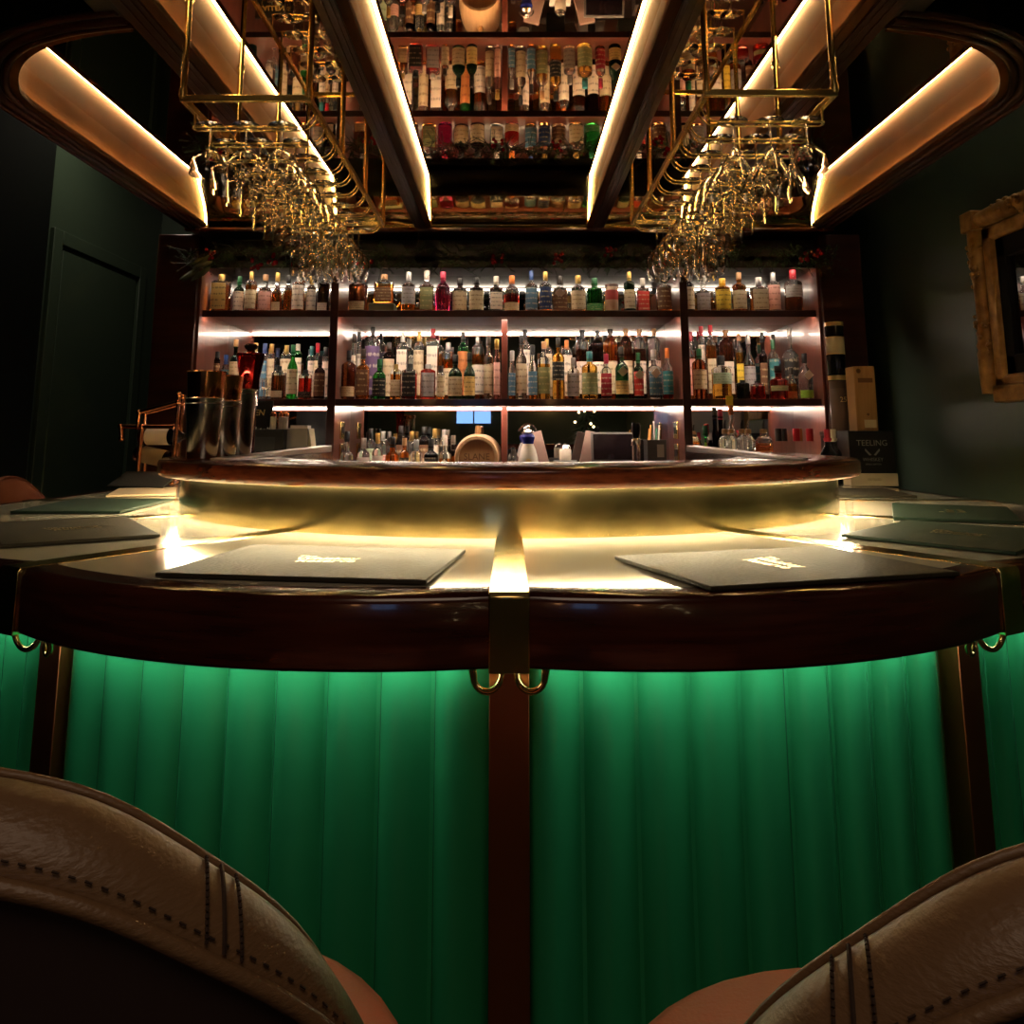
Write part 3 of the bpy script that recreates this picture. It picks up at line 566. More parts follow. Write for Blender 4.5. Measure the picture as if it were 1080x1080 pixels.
b = B(); b.lathe([(1e-4,.0),(.018,.0)], 20, Matrix.Translation((0,-.0445,.135)) @ Matrix.Rotation(pi/2, 4, 'X') @ Matrix.Diagonal((.8,1.3,1,1))); b.lathe([(.018,.0),(.021,.0005)], 20, Matrix.Translation((0,-.0450,.135)) @ Matrix.Rotation(pi/2, 4, 'X') @ Matrix.Diagonal((.8,1.3,1,1)), m=1); b.build('emblem', [mat('emblem_olive', (.28,.25,.10), .4), GOLDINK], tq)
for (px, rot, lab) in ((578, -14, 'grey-brown menu book leaning left on the back worktop'), (614, 13, 'grey-brown menu book with red mark leaning right beside the screen')):
    o = thing('menu_book', lab, 'book', (at(px,480,3.64).x,3.64,ZBC+.016)); o.scale = (1.05,1.05,1.05); X = Matrix.Rotation(R(rot), 4, 'Y') @ Matrix.Rotation(R(-9), 4, 'X')
    b = B(); b.box((-.036,-.008,0),(.036,-.004,.262), xf=X); b.box((-.036,.008,0),(.036,.012,.262), xf=X); b.box((-.038,-.008,0),(-.035,.012,.262), xf=X); b.build('cover', mat('book_cover', (.24,.15,.12), .45), o, bevel=.001)
    b = B(); b.box((-.034,-.004,.003),(.034,.008,.258), xf=X); b.build('pages', mat('book_pages', (.6,.5,.4), .7), o)
    if rot > 0:
        b = B(); b.box((.012,-.0088,.12),(.026,-.008,.22), xf=X); tag(b.build('emblem', mat('book_red', (.45,.10,.05), .5), o), 'red printed mark')
j = thing('jar', 'small silver lidded jar standing on a black block between the menu books', 'jar', (at(596,470,3.70).x,3.70,ZBC+.156))
b = B(); b.lathe([(.026,0),(.028,.004),(.028,.045),(.022,.055)], 22); b.build('body', mat('jar_cream', (.7,.62,.5), .25), j); b = B(); b.lathe([(.024,.05),(.026,.054),(.02,.066),(.006,.070),(.006,.076)], 20); b.build('lid', STEEL_P, j)
k = thing('storage_block', 'black block under the silver jar on the back worktop', 'box', (at(596,470,3.70).x,3.70,ZBC+.0006)); b = B(); b.box((-.05,-.03,0),(.05,.04,.154)); b.build('body', BLACK, k, bevel=.003); b = B(); b.box((-.052,-.033,.136),(.052,.043,.1548)); b.build('lid', STEEL, k)
sc = thing('till_screen', 'dark reflective till screen standing on the back worktop', 'screen', (at(647,470,3.60).x,3.60,ZBC+.0006)); sc.scale = (1.06,1.06,1.06); X = Matrix.Translation((0,0,.145)) @ Matrix.Rotation(R(-10), 4, 'X')
b = B(); b.box((-.092,0,-.002),(.092,.012,.122), xf=X); b.build('case', mat('screen_case', (.10,.09,.085), .35), sc, bevel=.003)
b = B(); b.box((-.083,-.0012,.007),(.083,.0,.113), xf=X); b.build('display', mat('screen_glass', (.012,.007,.008), .06, coat=1), sc)
b = B(); b.box((-.02,.02,.0),(.02,.035,.18)); b.box((-.07,-.05,0),(.07,.07,.01)); b.build('stand', mat('screen_case', (.1,.09,.085), .35), sc, bevel=.002)
tp = thing('beer_tap', 'black handled steel tap column right of the till screen', 'tap', (at(671,470,3.2).x,3.2,ZBC+.0006)); zt = at(671,446,3.2).z-ZBC
b = B(); b.lathe([(.03,0),(.03,.006),(.017,.012),(.016,zt-.09),(.019,zt-.088),(.019,zt-.07),(.012,zt-.06)], 20); b.tube([(0,-.012,zt-.085),(0,-.05,zt-.085),(0,-.06,zt-.105)], .006, 8); b.build('column', STEEL_P, tp)
b = B(); b.lathe([(.010,zt-.062),(.016,zt-.04),(.018,zt-.015),(.014,zt)], 16); b.build('handle', BLACK, tp)
cd = thing('bar_caddy', 'dark metal bar caddy with pale emblem holding straws and pens', 'caddy', (at(691,480,3.62).x,3.62,ZBC+.0006)); zc_ = at(690,464,3.62).z-ZBC
b = B(); b.box((-.042,-.05,0),(.042,.05,zc_-.001)); b.box((-.044,-.052,zc_-.004),(.044,-.046,zc_)); b.box((-.044,.046,zc_-.004),(.044,.052,zc_)); b.box((-.044,-.052,zc_-.004),(-.038,.052,zc_)); b.box((.038,-.052,zc_-.004),(.044,.052,zc_)); b.build('box', mat('gunmetal', (.12,.11,.11), .3, .8), cd, bevel=.001)
b = B(); b.box((.0,-.0525,zc_-.075),(.03,-.0515,zc_-.02)); b.build('emblem', mat('pale_print', (.5,.45,.42), .5), cd)
for i, (x, y, c) in enumerate(((-.03,0,(.7,.35,.1)),(-.018,.02,(.75,.3,.08)),(-.006,-.02,(.55,.5,.45)),(.008,.01,(.1,.35,.2)),(.02,.02,(.8,.7,.6)))):
    b = B(); b.tube([(x,y,zc_-.01),(x+random.uniform(-.008,.008),y,zc_+.05+.015*(i % 3))], .0035, 8); b.build('straw', mat(f'straw_{i}', c, .5), cd)

# ------------------------------------------------------------------ left end: mixing tins, red decanter, chalk board, boxes, wine rack
for i, (px, d, cu, h1, lab) in enumerate(((213,1.93,1,.133,'leftmost stack of steel mixing tins with a copper tin on top'),(233,2.03,1,.130,'middle stack of steel mixing tins with a copper tin on top'),(250,2.13,0,.165,'rightmost stack of tall steel mixing tins on the ledge'))):
    o = thing('mixing_tin_stack', lab, 'cocktail shaker', (at(px,480,d).x, d, ZU1+.0006), 0, 'cocktail mixing tins')
    def tin(z0, z1, r0, r1): return B().lathe([(r0-.002,z0),(r0,z0+.003),(r1,z1-.003),(r1+.0015,z1-.0015),(r1,z1),(r1-.003,z1-.001),(r0*.92,z1-.03)], 30)
    tin(0, h1, .034, .043).build('tin', STEEL_P, o); tin(.012, h1+.012, .0345, .0435).build('tin', STEEL_P, o)
    if cu: tin(.06, h1+.075, .036, .0445).build('copper_tin', mat('copper_tin', (.80,.36,.16), .14, 1), o)
rd = thing('red_decanter', 'flared red glass decanter with a stopper, standing behind the mixing tins', 'decanter', (at(262,470,2.30).x,2.30,ZU1+.0006-.0)); rd.location.x = -.745
zt = at(262,363,2.30).z-ZU1; zf = at(262,373,2.30).z-ZU1
b = B(); b.lathe([(.020,0),(.022,.005),(.024,zf*.5),(.028,zf*.75),(.0405,zf-.004),(.0385,zf),(.012,zf+.004),(.010,zf+.012)], 28); b.build('glass_body', liquid('red_dec', (.55,.03,.02), 1), rd)
b = B(); b.lathe([(.009,zf+.008),(.017,zf+.014),(.020,zt-.006),(.013,zt)], 16); b.build('stopper', mat('stopper_dark', (.08,.05,.04), .2, .5), rd)
sb = thing('chalk_sign', 'black chalk-lettered sign board standing behind the mixing tins', 'sign', (at(268,450,3.40).x,3.40,ZBC+.0006)); zt = at(278,423,3.40).z-ZBC
b = B(); b.box((-.09,0,0),(.075,.012,zt)); b.build('board', BLACK, sb, bevel=.002); XT = Matrix.Rotation(pi/2, 4, 'X')
b = B(); add_text(b, 'ALLEN', .034, Matrix.Translation((-.008,-.0005,zt-.05)) @ XT, .02, .15); add_text(b, 'EST.', .018, Matrix.Translation((-.01,-.0005,zt-.075)) @ XT); tag(b.build('gold_lettering', GOLDINK, sb, smooth=0, fixn=False), 'gold lettering')
b = B(); add_text(b, 'Cocktail', .040, Matrix.Translation((.0,-.0005,zt-.125)) @ XT, .02, .15); b.build('chalk_lettering', mat('chalk', (.8,.76,.68), .8), sb, smooth=0, fixn=False)
bx = thing('counter_box', 'low black box standing in front of the chalk sign on the worktop', 'box', (at(283,465,3.30).x,3.30,ZBC+.0006)); zt = at(283,453,3.30).z-ZBC
b = B(); b.box((-.085,-.05,0),(.075,.05,zt)); b.build('body', BLACK, bx, bevel=.002); b = B(); b.box((-.05,-.051,zt-.09),(.04,-.0505,zt-.03)); b.build('label', mat('box_dim_label', (.03,.03,.035), .3), bx)
nb = thing('napkin_holder', 'grey napkin holder with a wedge-shaped cream side beside the black box', 'holder', (at(318,465,3.34).x,3.34,ZBC+.0006)); zt = at(318,452,3.34).z-ZBC
b = B(); b.box((-.055,-.04,0),(.035,.04,zt)); b.build('body', mat('grey_plastic', (.34,.32,.31), .4), nb, bevel=.002); b = B(); b.add([(.035,-.04,0),(.085,-.04,0),(.04,-.04,zt),(.035,.04,0),(.085,.04,0),(.04,.04,zt)], [(0,1,2),(3,5,4),(0,3,4,1),(1,4,5,2),(2,5,3,0)]); b.build('wedge', mat('cream_plastic', (.6,.52,.33), .5), nb)
b = B(); b.box((-.04,-.03,zt),(.03,.03,zt+.012)); b.build('napkins', mat('napkin_white', (.75,.72,.68), .7), nb)
for i, px in enumerate((288,295.5,301)):
    o = thing('spice_shaker', f'small clear shaker with copper top, {ORD[i]} from left on the low black box', 'shaker', (at(px,445,3.30).x,3.30+.02*(i % 2),at(283,453,3.30).z+.001), 0, 'copper topped shakers')
    b = B(); b.lathe([(.011,0),(.012,.002),(.012,.052)], 16); b.build('body', mat('shaker_glass', (.75,.72,.7), .15, .4), o); b = B(); b.lathe([(.0125,.05),(.0125,.064),(.008,.070)], 16); b.build('lid', COPPER, o)
for i, px in enumerate((272,277.5,283)):                 # small stemmed glasses on the shelf
    o = thing('cordial_glass', f'small stemmed glass, {ORD[i]} from left, front of left middle shelf', 'glass', (at(px,400,3.66).x,3.66+.02*(i % 2),ZS2+.0008), 0, 'small stemmed glasses on the left middle shelf')
    b = B(); b.lathe([(.0105,0),(.0105,.002),(.003,.004),(.003,.045)], 14); b.build('stem', GLASS, o); b = B(); b.lathe([(.003,.045),(.011,.055),(.0115,.10),(.0105,.10),(.010,.057),(.0005,.050)], 16); b.build('bowl', GLASS, o)
for s_, sx in (('left',-1),('right',1)):              # steel work-station rails along the inner side of the ledge
    c_ = thing('steel_rail', f'brushed steel rail running back along the {s_} side of the ledge', 'rail', (sx*.662,1.86,ZU1+.0006)); b = B(); L = 1.07
    b.add([(-.022,0,0),(.022,0,0),(.022,0,.004),(-.022,0,.004),(-.022,L,0),(.022,L,0),(.022,L,.022),(-.022,L,.022)], [(0,3,2,1),(4,5,6,7),(0,1,5,4),(1,2,6,5),(2,3,7,6),(3,0,4,7)])
    b.build('rail', STEEL, c_, bevel=.0015)
# copper pipe wine rack
KW_ = 1.072; kw = lambda p: Vector((p[0]*KW_, p[1]*KW_, max(EYE+(p[2]-EYE)*KW_, ZC+.0125)))
WR = Vector((-1.30,3.04,ZC+.002)); wr = thing('wine_rack', 'copper pipe wine rack on the left end of the bar', 'wine rack', WR)
def pipe(pts, nm='pipe'): b = B(); b.tube([kw(p)-WR for p in pts], .0078, 10); [b.sphere(kw(p)-WR, .0105, 8) for p in pts]; b.build(nm, COPPER, wr, smooth=60)
for y in (2.80,2.94):
    dy = y-2.80
    pipe([(-1.275-dy*.3,y,ZC+.012),(-1.272-dy*.3,y,EYE+.035)]); pipe([(-1.155-dy*.3,y,ZC+.012),(-1.150-dy*.3,y,EYE+.145)])
    pipe([(-1.285-dy*.3,y,EYE+.035),(-1.16-dy*.3,y,EYE+.035)]); pipe([(-1.285-dy*.3,y,EYE+.035),(-1.285-dy*.3,y,EYE+.085),(-1.152-dy*.3,y,EYE+.120)])
pipe([(-1.345,2.80,EYE+.036),(-1.285,2.80,EYE+.036)]); pipe([(-1.345,2.80,EYE+.036),(-1.320,2.76,EYE-.005)])
for y0 in (-.155,): pipe([(-1.275,2.80,EYE+y0),(-1.317,2.94,EYE+y0)]); pipe([(-1.155,2.80,EYE+y0),(-1.197,2.94,EYE+y0)])
for i, (x, z, rz, lab) in enumerate(((-1.205,EYE-.010,82,'dark wine bottle with white label lying in the upper level of the copper rack'),(-1.215,EYE-.110,58,'dark wine bottle with cream label tilted in the lower level of the copper rack'))):
    o = thing('wine_bottle', lab, 'bottle', kw((x-.10,2.87,z+(.012 if i == 0 else .055)))); o.rotation_euler = (0, R(90 if i == 0 else 101), R(-6))
    bottle_parts(o, .062, .24, 'wine', 'dark', None, 'black'); b = B(); b.lathe([(.0318,.03),(.0318,.12)], 24, close=False); b.build('label', labelmat('white' if i == 0 else 'cream', *LAB['white' if i == 0 else 'cream']), o)

# ------------------------------------------------------------------ right end: boxes and tubes, two wine bottles
bk = thing('presentation_box', 'black presentation box with silver lettering and cream base, right end of bar', 'box', (1.345,3.06,ZC+.0015)); zt = EYE+.021-ZC
b = B(); b.box((-.085,-.05,.046),(.085,.06,zt)); b.build('box', mat('box_black', (.010,.011,.011), .35), bk, bevel=.002)
b = B(); b.box((-.087,-.052,0),(.087,.062,.046)); b.build('base', mat('box_cream', (.50,.42,.26), .5), bk, bevel=.001)
XT = Matrix.Translation((0,-.0505,0)) @ Matrix.Rotation(pi/2, 4, 'X'); b = B()
add_text(b, 'TEELING', .030, Matrix.Translation((0,0,zt-.045)) @ XT); add_text(b, 'WHISKEY', .018, Matrix.Translation((0,0,zt-.105)) @ XT); add_text(b, 'SMALL BATCH', .009, Matrix.Translation((0,0,zt-.122)) @ XT)
for sg in (-1,1): b.add([XT @ Vector((sg*.004,zt-.088,.0005)), XT @ Vector((sg*.026,zt-.064,.0005)), XT @ Vector((sg*.028,zt-.072,.0005)), XT @ Vector((sg*.012,zt-.090,.0005))], [(0,1,2,3)])
b.build('lettering', mat('silver_ink', (.30,.29,.26), .4), bk, smooth=0, fixn=False)
b = B(); add_text(b, 'DISTILLED', .011, Matrix.Translation((0,-.002,.024)) @ XT); b.build('base_lettering', mat('grey_ink', (.2,.16,.09), .6), bk, smooth=0, fixn=False)
wb = thing('wooden_gift_box', 'upright pale wooden bottle box standing on the black presentation box', 'box', (at(911,440,3.08).x,3.08,EYE+.0225)); h = at(905,387,3.08).z-EYE-.0225
b = B(); b.box((-.040,-.03,0),(.040,.045,h)); b.build('box', mat('pale_oak', (.42,.23,.085), .5, var=((.34,.18,.06), 6, (14,1,1))), wb, bevel=.002)
b = B(); b.box((-.026,-.0312,h-.062),(.030,-.0302,h-.045)); b.lathe([(1e-4,0),(.009,0)], 16, Matrix.Translation((-.022,-.0308,h-.018)) @ Matrix.Rotation(pi/2, 4, 'X')); b.lathe([(1e-4,0),(.005,0)], 16, Matrix.Translation((.004,-.0308,.062)) @ Matrix.Rotation(pi/2, 4, 'X')); b.build('burnt_print', mat('burnt_ink', (.16,.075,.03), .7), wb)
b = B(); b.box((-.012,-.0312,.012),(.033,-.0302,.042)); b.build('label', labelmat('cream', *LAB['cream']), wb)
sd = thing('storage_carton', 'plain black carton beside the black presentation box, under the tall tubes', 'box', (1.335,3.20,ZC+.0015)); b = B(); b.box((-.085,-.055,0),(.085,.055,EYE+.02-ZC)); b.build('carton', mat('box_black', (.01,.011,.011), .35), sd, bevel=.002); b = B(); b.box((-.087,-.057,EYE+.005-ZC),(.087,.057,EYE+.0208-ZC)); b.build('lid', mat('carton_lid', (.016,.016,.016), .4), sd, bevel=.002)
d = 3.19; x = 1.31; z0 = EYE+.0222; z1 = at(888,402,d).z; z2 = at(885,340,d).z
gtb = thing('gift_tube', 'grey-brown cylindrical gift tube with gold crest on the black carton', 'tube', (x,d,z0)); b = B(); b.lathe([(.036,0),(.0365,.002),(.0365,z1-z0-.004),(.035,z1-z0)], 28); b.build('tube', mat('tube_brown', (.13,.085,.065), .4), gtb)
b = B(); add_text(b, '25', .028, Matrix.Translation((0,-.0372,(z1-z0)*.62)) @ Matrix.Rotation(pi/2, 4, 'X')); b.build('crest', GOLDINK, gtb, smooth=0, fixn=False); b = B(); b.lathe([(.0372,z1-z0-.03),(.0372,z1-z0+.0005)], 28, close=False); b.build('lid', mat('tube_lid', (.09,.06,.045), .35), gtb)
gtc = thing('gift_tube', 'glossy black and gold gift tube with cream label, standing on the brown tube', 'tube', (x-.004,d,z1+.001)); H = z2-z1; b = B(); b.lathe([(.034,0),(.0345,.002),(.0345,H-.003),(.033,H)], 28); b.build('tube', mat('gloss_black', (.008,.008,.008), .12), gtc)
b = B(); b.lathe([(.0350,H*.46),(.0350,H*.72)], 28, close=False); b.build('label', labelmat('cream', *LAB['cream']), gtc); b = B(); b.lathe([(.0352,H*.72),(.0352,H*.74)], 28, close=False); b.lathe([(.0352,H*.44),(.0352,H*.46)], 28, close=False); b.lathe([(.0352,0.002),(.0352,.02)], 28, close=False); b.lathe([(.0352,H-.018),(.0352,H-.002)], 28, close=False); b.build('gold_band', GOLDINK, gtc)
for i, (px, cap) in enumerate(((875,'crimson'),(886,'white'))):
    o = thing('wine_bottle', f'dark wine bottle with {"red" if i == 0 else "cream"} capsule standing before the right pilaster', 'bottle', (at(px,470,2.98).x-.03+.012*i,2.92+.075*i,ZC+.001), 0, 'wine bottles before the right pilaster'); zt = at(px,453,2.98).z-ZC
    bottle_parts(o, .054, zt, 'wine', 'black', None, cap)
    b = B(); b.lathe([(.0145,zt*.80),(.0149,zt*.802),(.0149,zt-.032)], 16, close=False); b.build('foil', mat('cap_'+cap, CAP[cap], .35), o)

# ------------------------------------------------------------------ hanging glass racks and glasses
ZR = EYE+.77; ZW = EYE+.725
def gl(kind):
    if kind == 'coupe': return .034,.058,[(.004,.058),(.018,.064),(.034,.078),(.0412,.100),(.0428,.122)]
    if kind == 'martini': return .034,.066,[(.004,.066),(.014,.078),(.030,.108),(.0428,.140)]
    if kind == 'goblet': return .032,.050,[(.004,.050),(.022,.056),(.032,.070),(.0345,.095),(.0335,.132)]
    if kind == 'sour': return .031,.058,[(.004,.058),(.018,.066),(.027,.084),(.0300,.110),(.0310,.140)]
    return .034,.078,[(.004,.078),(.022,.088),(.036,.108),(.0405,.132),(.037,.162),(.032,.186)]
GM_ = {}
def glass(kind, x, y, label, group):
    o = thing('hanging_glass', label, 'glass', (x,y,ZW+.0068), 0, group); o.rotation_euler = (pi,0,random.uniform(0,6))
    if kind not in GM_:
        rf, zs, bowl = gl(kind); parts = []
        b = B(); b.lathe([(rf*.98,0),(rf,.0008),(rf*.98,.0018),(rf*.4,.003),(.0045,.007),(.003,.012)], 24); parts.append(b.build('foot', GLASS, o, smooth=60))
        b = B(); b.lathe([(.0031,.0115),(.0026,.03),(.0028,zs-.006),(.0042,zs+.0003)], 12); parts.append(b.build('stem', GLASS, o, smooth=60))
        t = .0017; ins = [(max(r-t,.0006), z+(t if i == 0 else t*.4)) for i, (r, z) in enumerate(bowl)]; ins[-1] = (bowl[-1][0]-t, bowl[-1][1])
        b = B(); b.lathe([(.0006,bowl[0][1])]+bowl+list(reversed(ins))+[(.0005,ins[0][1])], 28, close=False); parts.append(b.build('bowl', GLASS, o, smooth=60))
        GM_[kind] = [p.data for p in parts]
    else:
        for nm, me in zip(('foot','stem','bowl'), GM_[kind]):
            p = bpy.data.objects.new(nm, me); C.objects.link(p); p.parent = o
KW = {'coupe':'shallow coupe glass','martini':'flared martini glass','goblet':'short wide goblet','sour':'small straight-sided stemmed glass','wine':'tall tulip wine glass'}
def rack(side, x0, x1, y0, y1, kinds):               # x0 outer, x1 inner (towards the centre)
    s = 1 if x1 > x0 else -1
    o = thing('glass_rack', f'{side} brass glass rack hanging from the mirrored ceiling', 'glass rack', ((x0+x1)/2,y0,ZR))
    L = Vector(o.location)
    def part(b, n, m=BRASS_K, **k): b.v = [tuple(Vector(v)-L) for v in b.v]; return b.build(n, m, o, **k)
    a, c = sorted((x0,x1))
    for lo, hi in (((a-.006,y0-.006,ZR-.008),(c+.006,y0+.006,ZR+.008)),((a-.006,y1-.006,ZR-.008),(c+.006,y1+.006,ZR+.008)),((a-.006,y0,ZR-.008),(a+.006,y1,ZR+.008)),((c-.006,y0,ZR-.008),(c+.006,y1,ZR+.008))):
        b = B(); b.box(lo, hi); part(b, 'rail', bevel=.002)
    for y in [y0+(y1-y0)*i/3 for i in range(4)]:
        for x in (x0, x1):
            b = B(); b.tube([(x,y,ZR),(x,y,ZM-.0005)], .0074, 12); b.lathe([(.0095,ZR+.004),(.0095,ZR+.022)], 12, Matrix.Translation((x,y,0))); b.lathe([(.011,ZM-.008),(.011,ZM-.0005)], 12, Matrix.Translation((x,y,0))); part(b, 'rod', smooth=50)
    n = 10
    for i in range(n):
        y = y0+.07+(y1-y0-.12)*i/(n-1); b = B()
        for dy in (-.013,.013):
            P = [(x0+s*.006,y+dy,ZW)]+[(x0+(x1-x0)*u,y+dy,ZW) for u in (.25,.5,.8)]
            P += [(x1-s*.040+s*.040*sin(q), y+dy, ZW+.040*(1-cos(q))) for q in (.3,.6,.9,1.2,1.5)]
            b.tube(P, .0022, 7)
        b.tube([(x0+s*.006,y-.013,ZW),(x0+s*.001,y,ZW),(x0+s*.006,y+.013,ZW)], .0027, 7); b.tube([(x0+s*.003,y,ZW),(x0+s*.002,y,ZR-.006)], .003, 7)
        part(b, 'hanger', smooth=60)
        for k in range(3):
            kd = kinds(i, k)
            if kd:
                x = x0+s*(.041+.086*k)
                glass(kd, x, y, f'{KW[kd]}, {("outer","middle","inner")[k]} place, {ORD[i]} row from front, {side} brass rack', f'glasses hanging in the {side} brass rack')
rack('left', -.752, -.462, 1.745, 2.84, lambda i, k: 'coupe' if i < 1 else ('goblet' if (i < 4 and k == 0) else ('coupe' if i < 3 else ('sour' if i < 6 else ('goblet' if (i < 8 and k == 0) else ('wine' if i > 6 else 'sour'))))))
rack('right', .738, .448, 1.715, 2.82, lambda i, k: ('coupe' if (k == 0 and i == 0) else ('martini' if i < 2 else ('goblet' if k == 0 and i < 8 else ('sour' if i < 5 else 'wine')))))

# ------------------------------------------------------------------ garland over the shelves
ga = thing('garland', 'dark green pine garland with red berries above the top shelf', 'garland', (0,3.435,EYE+.805))
b = B()
def sprig(p, d, L, m=0):
    d = d.normalized(); u = d.cross(Vector((.3,.2,1))).normalized(); w = d.cross(u)
    b.tube([p, p+d*L], [.002,.001], 4, 1)
    for i in range(26):
        t = random.random(); a = random.random()*2*pi; o = p+d*L*t; q = (d*.75+u*cos(a)+w*sin(a)).normalized(); l = .022*(1-.35*t); s = q.cross(d).normalized()*.0009
        b.add([o-s, o+s, o+q*l], [(0,1,2)], m)
for i in range(640):
    x = random.uniform(-1.43,1.43); p = Vector((x, random.uniform(-.035,.02), random.uniform(-.055,.03)-.02*abs(sin(x*3))))
    sprig(p, Vector((random.uniform(-1,1), random.uniform(-.9,.1), random.uniform(-.9,.45))), random.uniform(.05,.085), random.choice((0,0,2)))
tag(b.build('foliage', [mat('pine_green', (.05,.13,.05), .6), DARKB, mat('pine_green_dark', (.025,.07,.032), .6)], ga, smooth=0, fixn=False), kind='stuff')
for x in (-1.30,-1.10,-1.03,-.62,-.05,.21,.44,.66,.71,1.28,1.33):
    b = B(); z0 = random.uniform(-.075,-.01)
    for i in range(8): b.sphere((x+random.uniform(-.025,.025), -.045+random.uniform(-.015,.015), z0+random.uniform(-.022,.022)), .0085, 6)
    b.build('berry_cluster', mat('red_berry', (.28,.010,.018), .25), ga, smooth=60)
b = B()                                               # broad pale leaves at the left end
for i in range(9):
    p = Vector((-1.30+random.uniform(-.05,.05),-.05,random.uniform(-.11,-.02))); d = Vector((-.6+random.uniform(-.3,.3),-.3,-.6+random.uniform(-.4,.3))).normalized(); u = d.cross(Vector((0,-1,.2))).normalized(); L = .085; vs = [p]
    for t, wd in ((.3,.011),(.6,.013),(.85,.007)): vs += [p+d*L*t-u*wd, p+d*L*t+Vector((0,-.003,0)), p+d*L*t+u*wd]
    vs.append(p+d*L); b.add(vs, [(0,1,2),(0,2,3),(1,4,5,2),(2,5,6,3),(4,7,8,5),(5,8,9,6),(7,10,8),(8,10,9)])
tag(b.build('broad_leaves', mat('leaf_olive', (.03,.04,.018), .5), ga, fixn=False), 'broad olive leaves at the left end')

# ------------------------------------------------------------------ framed mirror on the right wall
XW = 1.66; pf = thing('framed_mirror', 'gilt carved frame with dark mirror hanging on the right green wall', 'mirror', (XW-.002,2.325,EYE+.113))
YA, YZ, H = -.41, .41, .655                             # local y extents (photo edge is at +y), height
def turned(p0, p1, nm):
    p0, p1 = Vector(p0), Vector(p1); L = (p1-p0).length; ax = (p1-p0).normalized(); X = Matrix.Translation(p0) @ ax.to_track_quat('Z','Y').to_matrix().to_4x4(); b = B()
    pr = [(.001,0),(.030,0)]
    for i in range(41):
        t = i/40; r = .027+.004*sin(t*pi*3)+(.003*sin(i*2.4) if (.22 < t < .45 or .62 < t < .85) else 0); pr.append((r, L*t))
    pr += [(.030,L),(.001,L)]
    b.lathe(pr, 16, X, close=False)
    for i in range(70):                                # carved leaves
        t = random.choice((random.uniform(.22,.45), random.uniform(.62,.86))); a = random.random()*2*pi; b.sphere(X @ Vector((.029*cos(a),.029*sin(a),L*t)), random.uniform(.005,.010), 5, sc=(1,1,1))
    b.build(nm, GILT, pf, smooth=50)
for y in (YA+.03, YZ-.03): turned((-.035,y,.03), (-.035,y,H-.03), 'frame_column')
for z in (H-.03,): turned((-.035,YA+.06,z), (-.035,YZ-.06,z), 'frame_top')
b = B(); b.box((-.05,YA+.06,.0),(0,YZ-.06,.055)); b.build('frame_bottom', GILT, pf, bevel=.006)
for y in (YA+.03,YZ-.03):
    b = B(); b.box((-.07,y-.035,H-.065),(0,y+.035,H+.005)); b.build('frame_corner', GILT, pf, bevel=.004)
b = B()
for lo, hi in (((-.040,YA+.06,.05),(0,YA+.12,H-.06)),((-.040,YZ-.12,.05),(0,YZ-.06,H-.06)),((-.040,YA+.06,H-.115),(0,YZ-.06,H-.06)),((-.040,YA+.06,.05),(0,YZ-.06,.09))): b.box(lo, hi)
b.build('inner_frame', GILT, pf, bevel=.012)
b = B()
for lo, hi in (((-.028,YA+.115,.085),(0,YA+.165,H-.11)),((-.028,YZ-.165,.085),(0,YZ-.115,H-.11)),((-.028,YA+.115,H-.18),(0,YZ-.115,H-.11)),((-.028,YA+.115,.085),(0,YZ-.115,.15))): b.box(lo, hi)
b.build('liner', mat('frame_liner', (.010,.009,.010), .75, spec=.12), pf, bevel=.003)
b = B(); b.box((-.012,YA+.15,.12),(-.004,YZ-.15,H-.15)); b.build('mirror_glass', mat('picture_mirror', (.6,.6,.58), .02, 1), pf, smooth=0)

